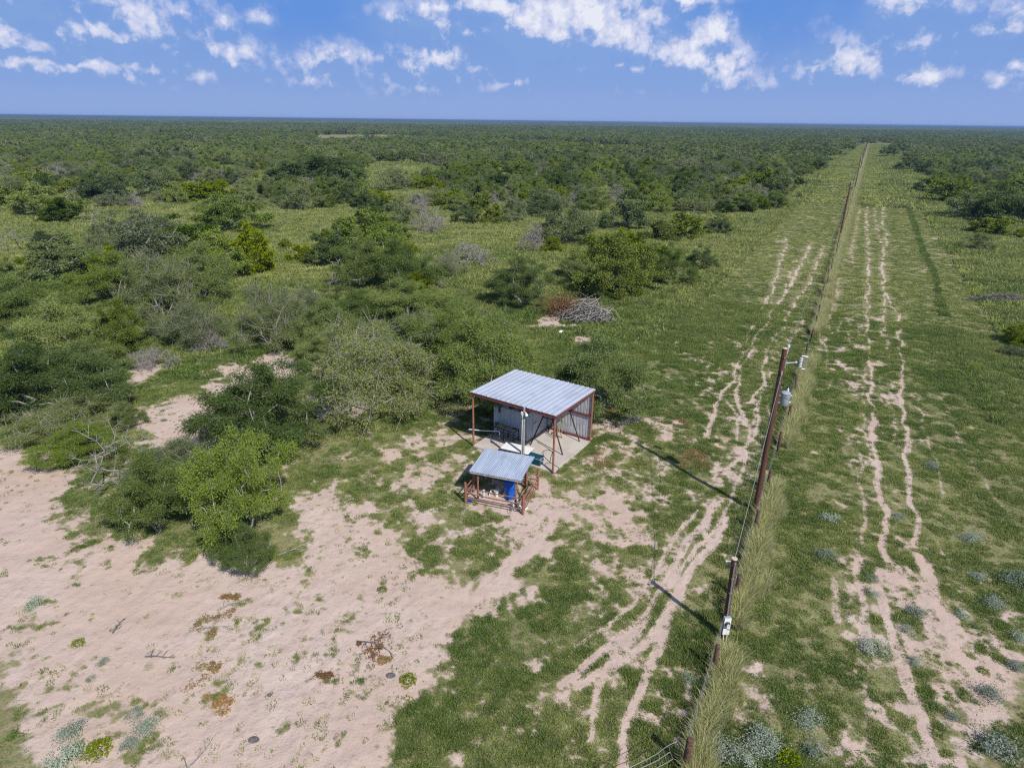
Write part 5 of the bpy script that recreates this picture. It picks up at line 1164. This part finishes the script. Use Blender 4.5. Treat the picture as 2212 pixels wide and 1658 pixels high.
for k, (bx, by, w, hh, mt_, lb) in enumerate(((472,1342,54,.10,'dry','upper ochre clump of dry leaves on the open sand'), (468,1442,74,.12,'dry','lower larger ochre clump of dry leaves on the open sand'), (484,1518,56,.05,'dry','thin scatter of dry orange stems below the two ochre clumps'), (490,1288,48,.05,'dry','straw-coloured flattened clump just below the small front mesquite'), (800,1404,70,.08,'brown','brown-leaved fallen twig clump on the sand right of the ochre clumps'), (704,1458,40,.05,'brown','little red-brown weed on the sand between ochre clump and fallen twigs'), (835,1425,36,.05,'dry','faded tan leaf clump just below the fallen brown twigs'), (225,990,30,.06,'brown','brown fallen debris under the bare white-grey limbs'))):
    P = gp(bx, by); r_ = w / depth_scale(P) / 2; n = 420
    lb_ = g_.normal(0, .55, (7, 2)) * r_; kk_ = g_.integers(0, 7, n); c = np.concatenate([lb_[kk_] + g_.normal(0, .22, (n, 2)) * r_ * g_.uniform(.3, 1.3, (7, 1))[kk_], np.abs(g_.normal(0, .45 * hh, (n, 1))) + .01], 1); o = link('dry_clump', quad_mesh('dry_clump', c, g_.normal(0, 1, (n, 3)) * np.array([1, 1, .35]), np.full(n, .12), np.full(n, .035), g_, MAT[mt_])); o.location = (P.x, P.y, float(gz(P.x, P.y)[0])); tag(o, lb, 'dry plant', 'dry clumps on the sand')
for k, (bx, by, ln, rz, lb) in enumerate(((812,1402,1.5,-.45,'curved dark fallen branch lying through the brown twig clump'), (452,1360,1.3,.5,'grey fallen branch lying along the upper ochre clump'), (345,1418,.9,.25,'thin brown stick on the sand left of the ochre clumps'), (424,1628,1.5,1.35,'pale forked dead stick at the bottom of the sand'), (640,1180,1.6,.6,'dead branch lying in the grass right of the bright spreading bush'), (258,1350,.7,1.3,'short stick standing out on the left part of the sand'), (505,1310,1.1,.35,'fallen grey stick below the small front mesquite'), (1340,712,1.6,-.3,'pale fallen branch in the grass right of the brush pile'))):
    g = np.random.default_rng(400 + k); mb = MB(); pts = [np.array([ln * (t_ - .5), .12 * ln * math.sin(3 * t_ + k), .03 + .04 * math.sin(4 * t_)]) for t_ in np.linspace(0, 1, 6)]; mb.tube(pts, list(np.linspace(.026, .010, 6)), 5)
    for j in range(5):
        p = pts[1 + j % 4]; d = np.array([g.uniform(.1, .5), g.choice([-1, 1]) * g.uniform(.2, .6), g.uniform(0, .3)]) * ln * .4; mb.tube([p, p + d * .6 + g.normal(0, .02, 3), p + d], [.014, .01, .006], 4)
    o = mb.build('fallen_branch', MAT['deaddark' if k in (0, 2, 5) else 'deadwood']); at_px(o, bx, by, rz); tag(o, lb, 'branch', 'fallen branches')
for bx, by, lb in ((844,1458,'dark dung pat on the sand under the fallen brown twigs'), (548,1598,'dark dung pat on the sand near the bottom edge'), (582,1500,'small dark smear of dung on the sand between the two dung pats')):
    mb = MB(); mb.lathe((0, 0, -.01), [(.16, 0), (.15, .035), (.09, .06), (.02, .065)], 12); o = mb.build('dung_pat', MAT['brownsoil'] if 'brownsoil' in MAT else MAT['deaddark'], None, True); at_px(o, bx, by); o.scale = (1.0, .7, 1) if by != 1500 else (.5, .4, .6); tag(o, lb, 'dung')
mb = MB(); mb.lathe((0, 0, 0), [(.26, 0), (.27, .05), (.22, .17), (.12, .25), (.02, .27)], 18); o = mb.build('white_basin', MAT['white'], None, True); at_px(o, 1212, 719); tag(o, 'upturned white basin in the grass between shed and brush pile', 'basin')
mb = MB(); mb.lathe((0, 0, 0), [(.13, 0), (.16, .36), (.145, .36), (.12, .02)], 16, axis=(.75, -.5, .35)); o = mb.build('white_bucket', MAT['white'], None, True); at_px(o, 1240, 692); o.location.z += .16; tag(o, 'white bucket lying against the front of the brush pile', 'bucket')

# dry orange-brown grass on the worn ground right of the shed
pg = wp([(1285,905),(1380,885),(1460,895),(1510,960),(1440,1010),(1340,1000),(1275,960)]); lo, hi = pg.min(0), pg.max(0)
Q_ = rng.uniform(0, 1, (4500, 2)) * (hi - lo) + lo; Q_ = Q_[(sdf_poly(Q_, pg) + (fbm(Q_[:, 0], Q_[:, 1], .8, 3, 71) - .5) * 2.4 > .1) & ~occupied(Q_[:, 0], Q_[:, 1])]
scatter('dry_grass', [blades(60 + i, 16, .10, .03, .09, .014, 1.2, MAT['dry'], 'dry_tuft') for i in range(3)], np.stack([Q_[:, 0], Q_[:, 1], gz(Q_[:, 0], Q_[:, 1])], 1), rng.uniform(.7, 1.5, len(Q_)), rng.uniform(0, 6.28, len(Q_)), np.zeros(len(Q_)))
# thin sprinkling of small plants on the bare sand
X, Y = sample(26000, 8, 45, amax=54, power=1.4); k = (np.abs(X) < Y * .84 + 4); X, Y = X[k], Y[k]
bv = bare(X, Y); cl = fbm(X, Y, 1.8, 3, 301); k = (bv > .55) & (cl > .56 + rng.normal(0, .03, len(X))) & (rng.uniform(0, 1, len(X)) < .30) & ~occupied(X, Y); X, Y = X[k], Y[k]
scatter('sand_weeds', tufts, np.stack([X, Y, gz(X, Y)], 1), rng.uniform(.5, 1.5, len(X)), rng.uniform(0, 6.28, len(X)), rng.uniform(0, .8, len(X)), squash=rng.uniform(.5, 1.2, len(X)))

# ------------------------------------------------------------------ the air between here and the horizon
mt, M = new_mat('hazy_air')
v = M.n('ShaderNodeVolumePrincipled'); v.inputs['Color'].default_value = (.30, .48, .85, 1); v.inputs['Density'].default_value = 2.1e-4; v.inputs['Anisotropy'].default_value = .2
o_ = M.n('ShaderNodeOutputMaterial'); mt.node_tree.links.new(v.outputs[0], o_.inputs['Volume'])
mb = MB(); mb.box((0, 0, 8.5), (42000, 42000, 19.0)); o = mb.build('haze', mt); tag(o, kind='stuff')
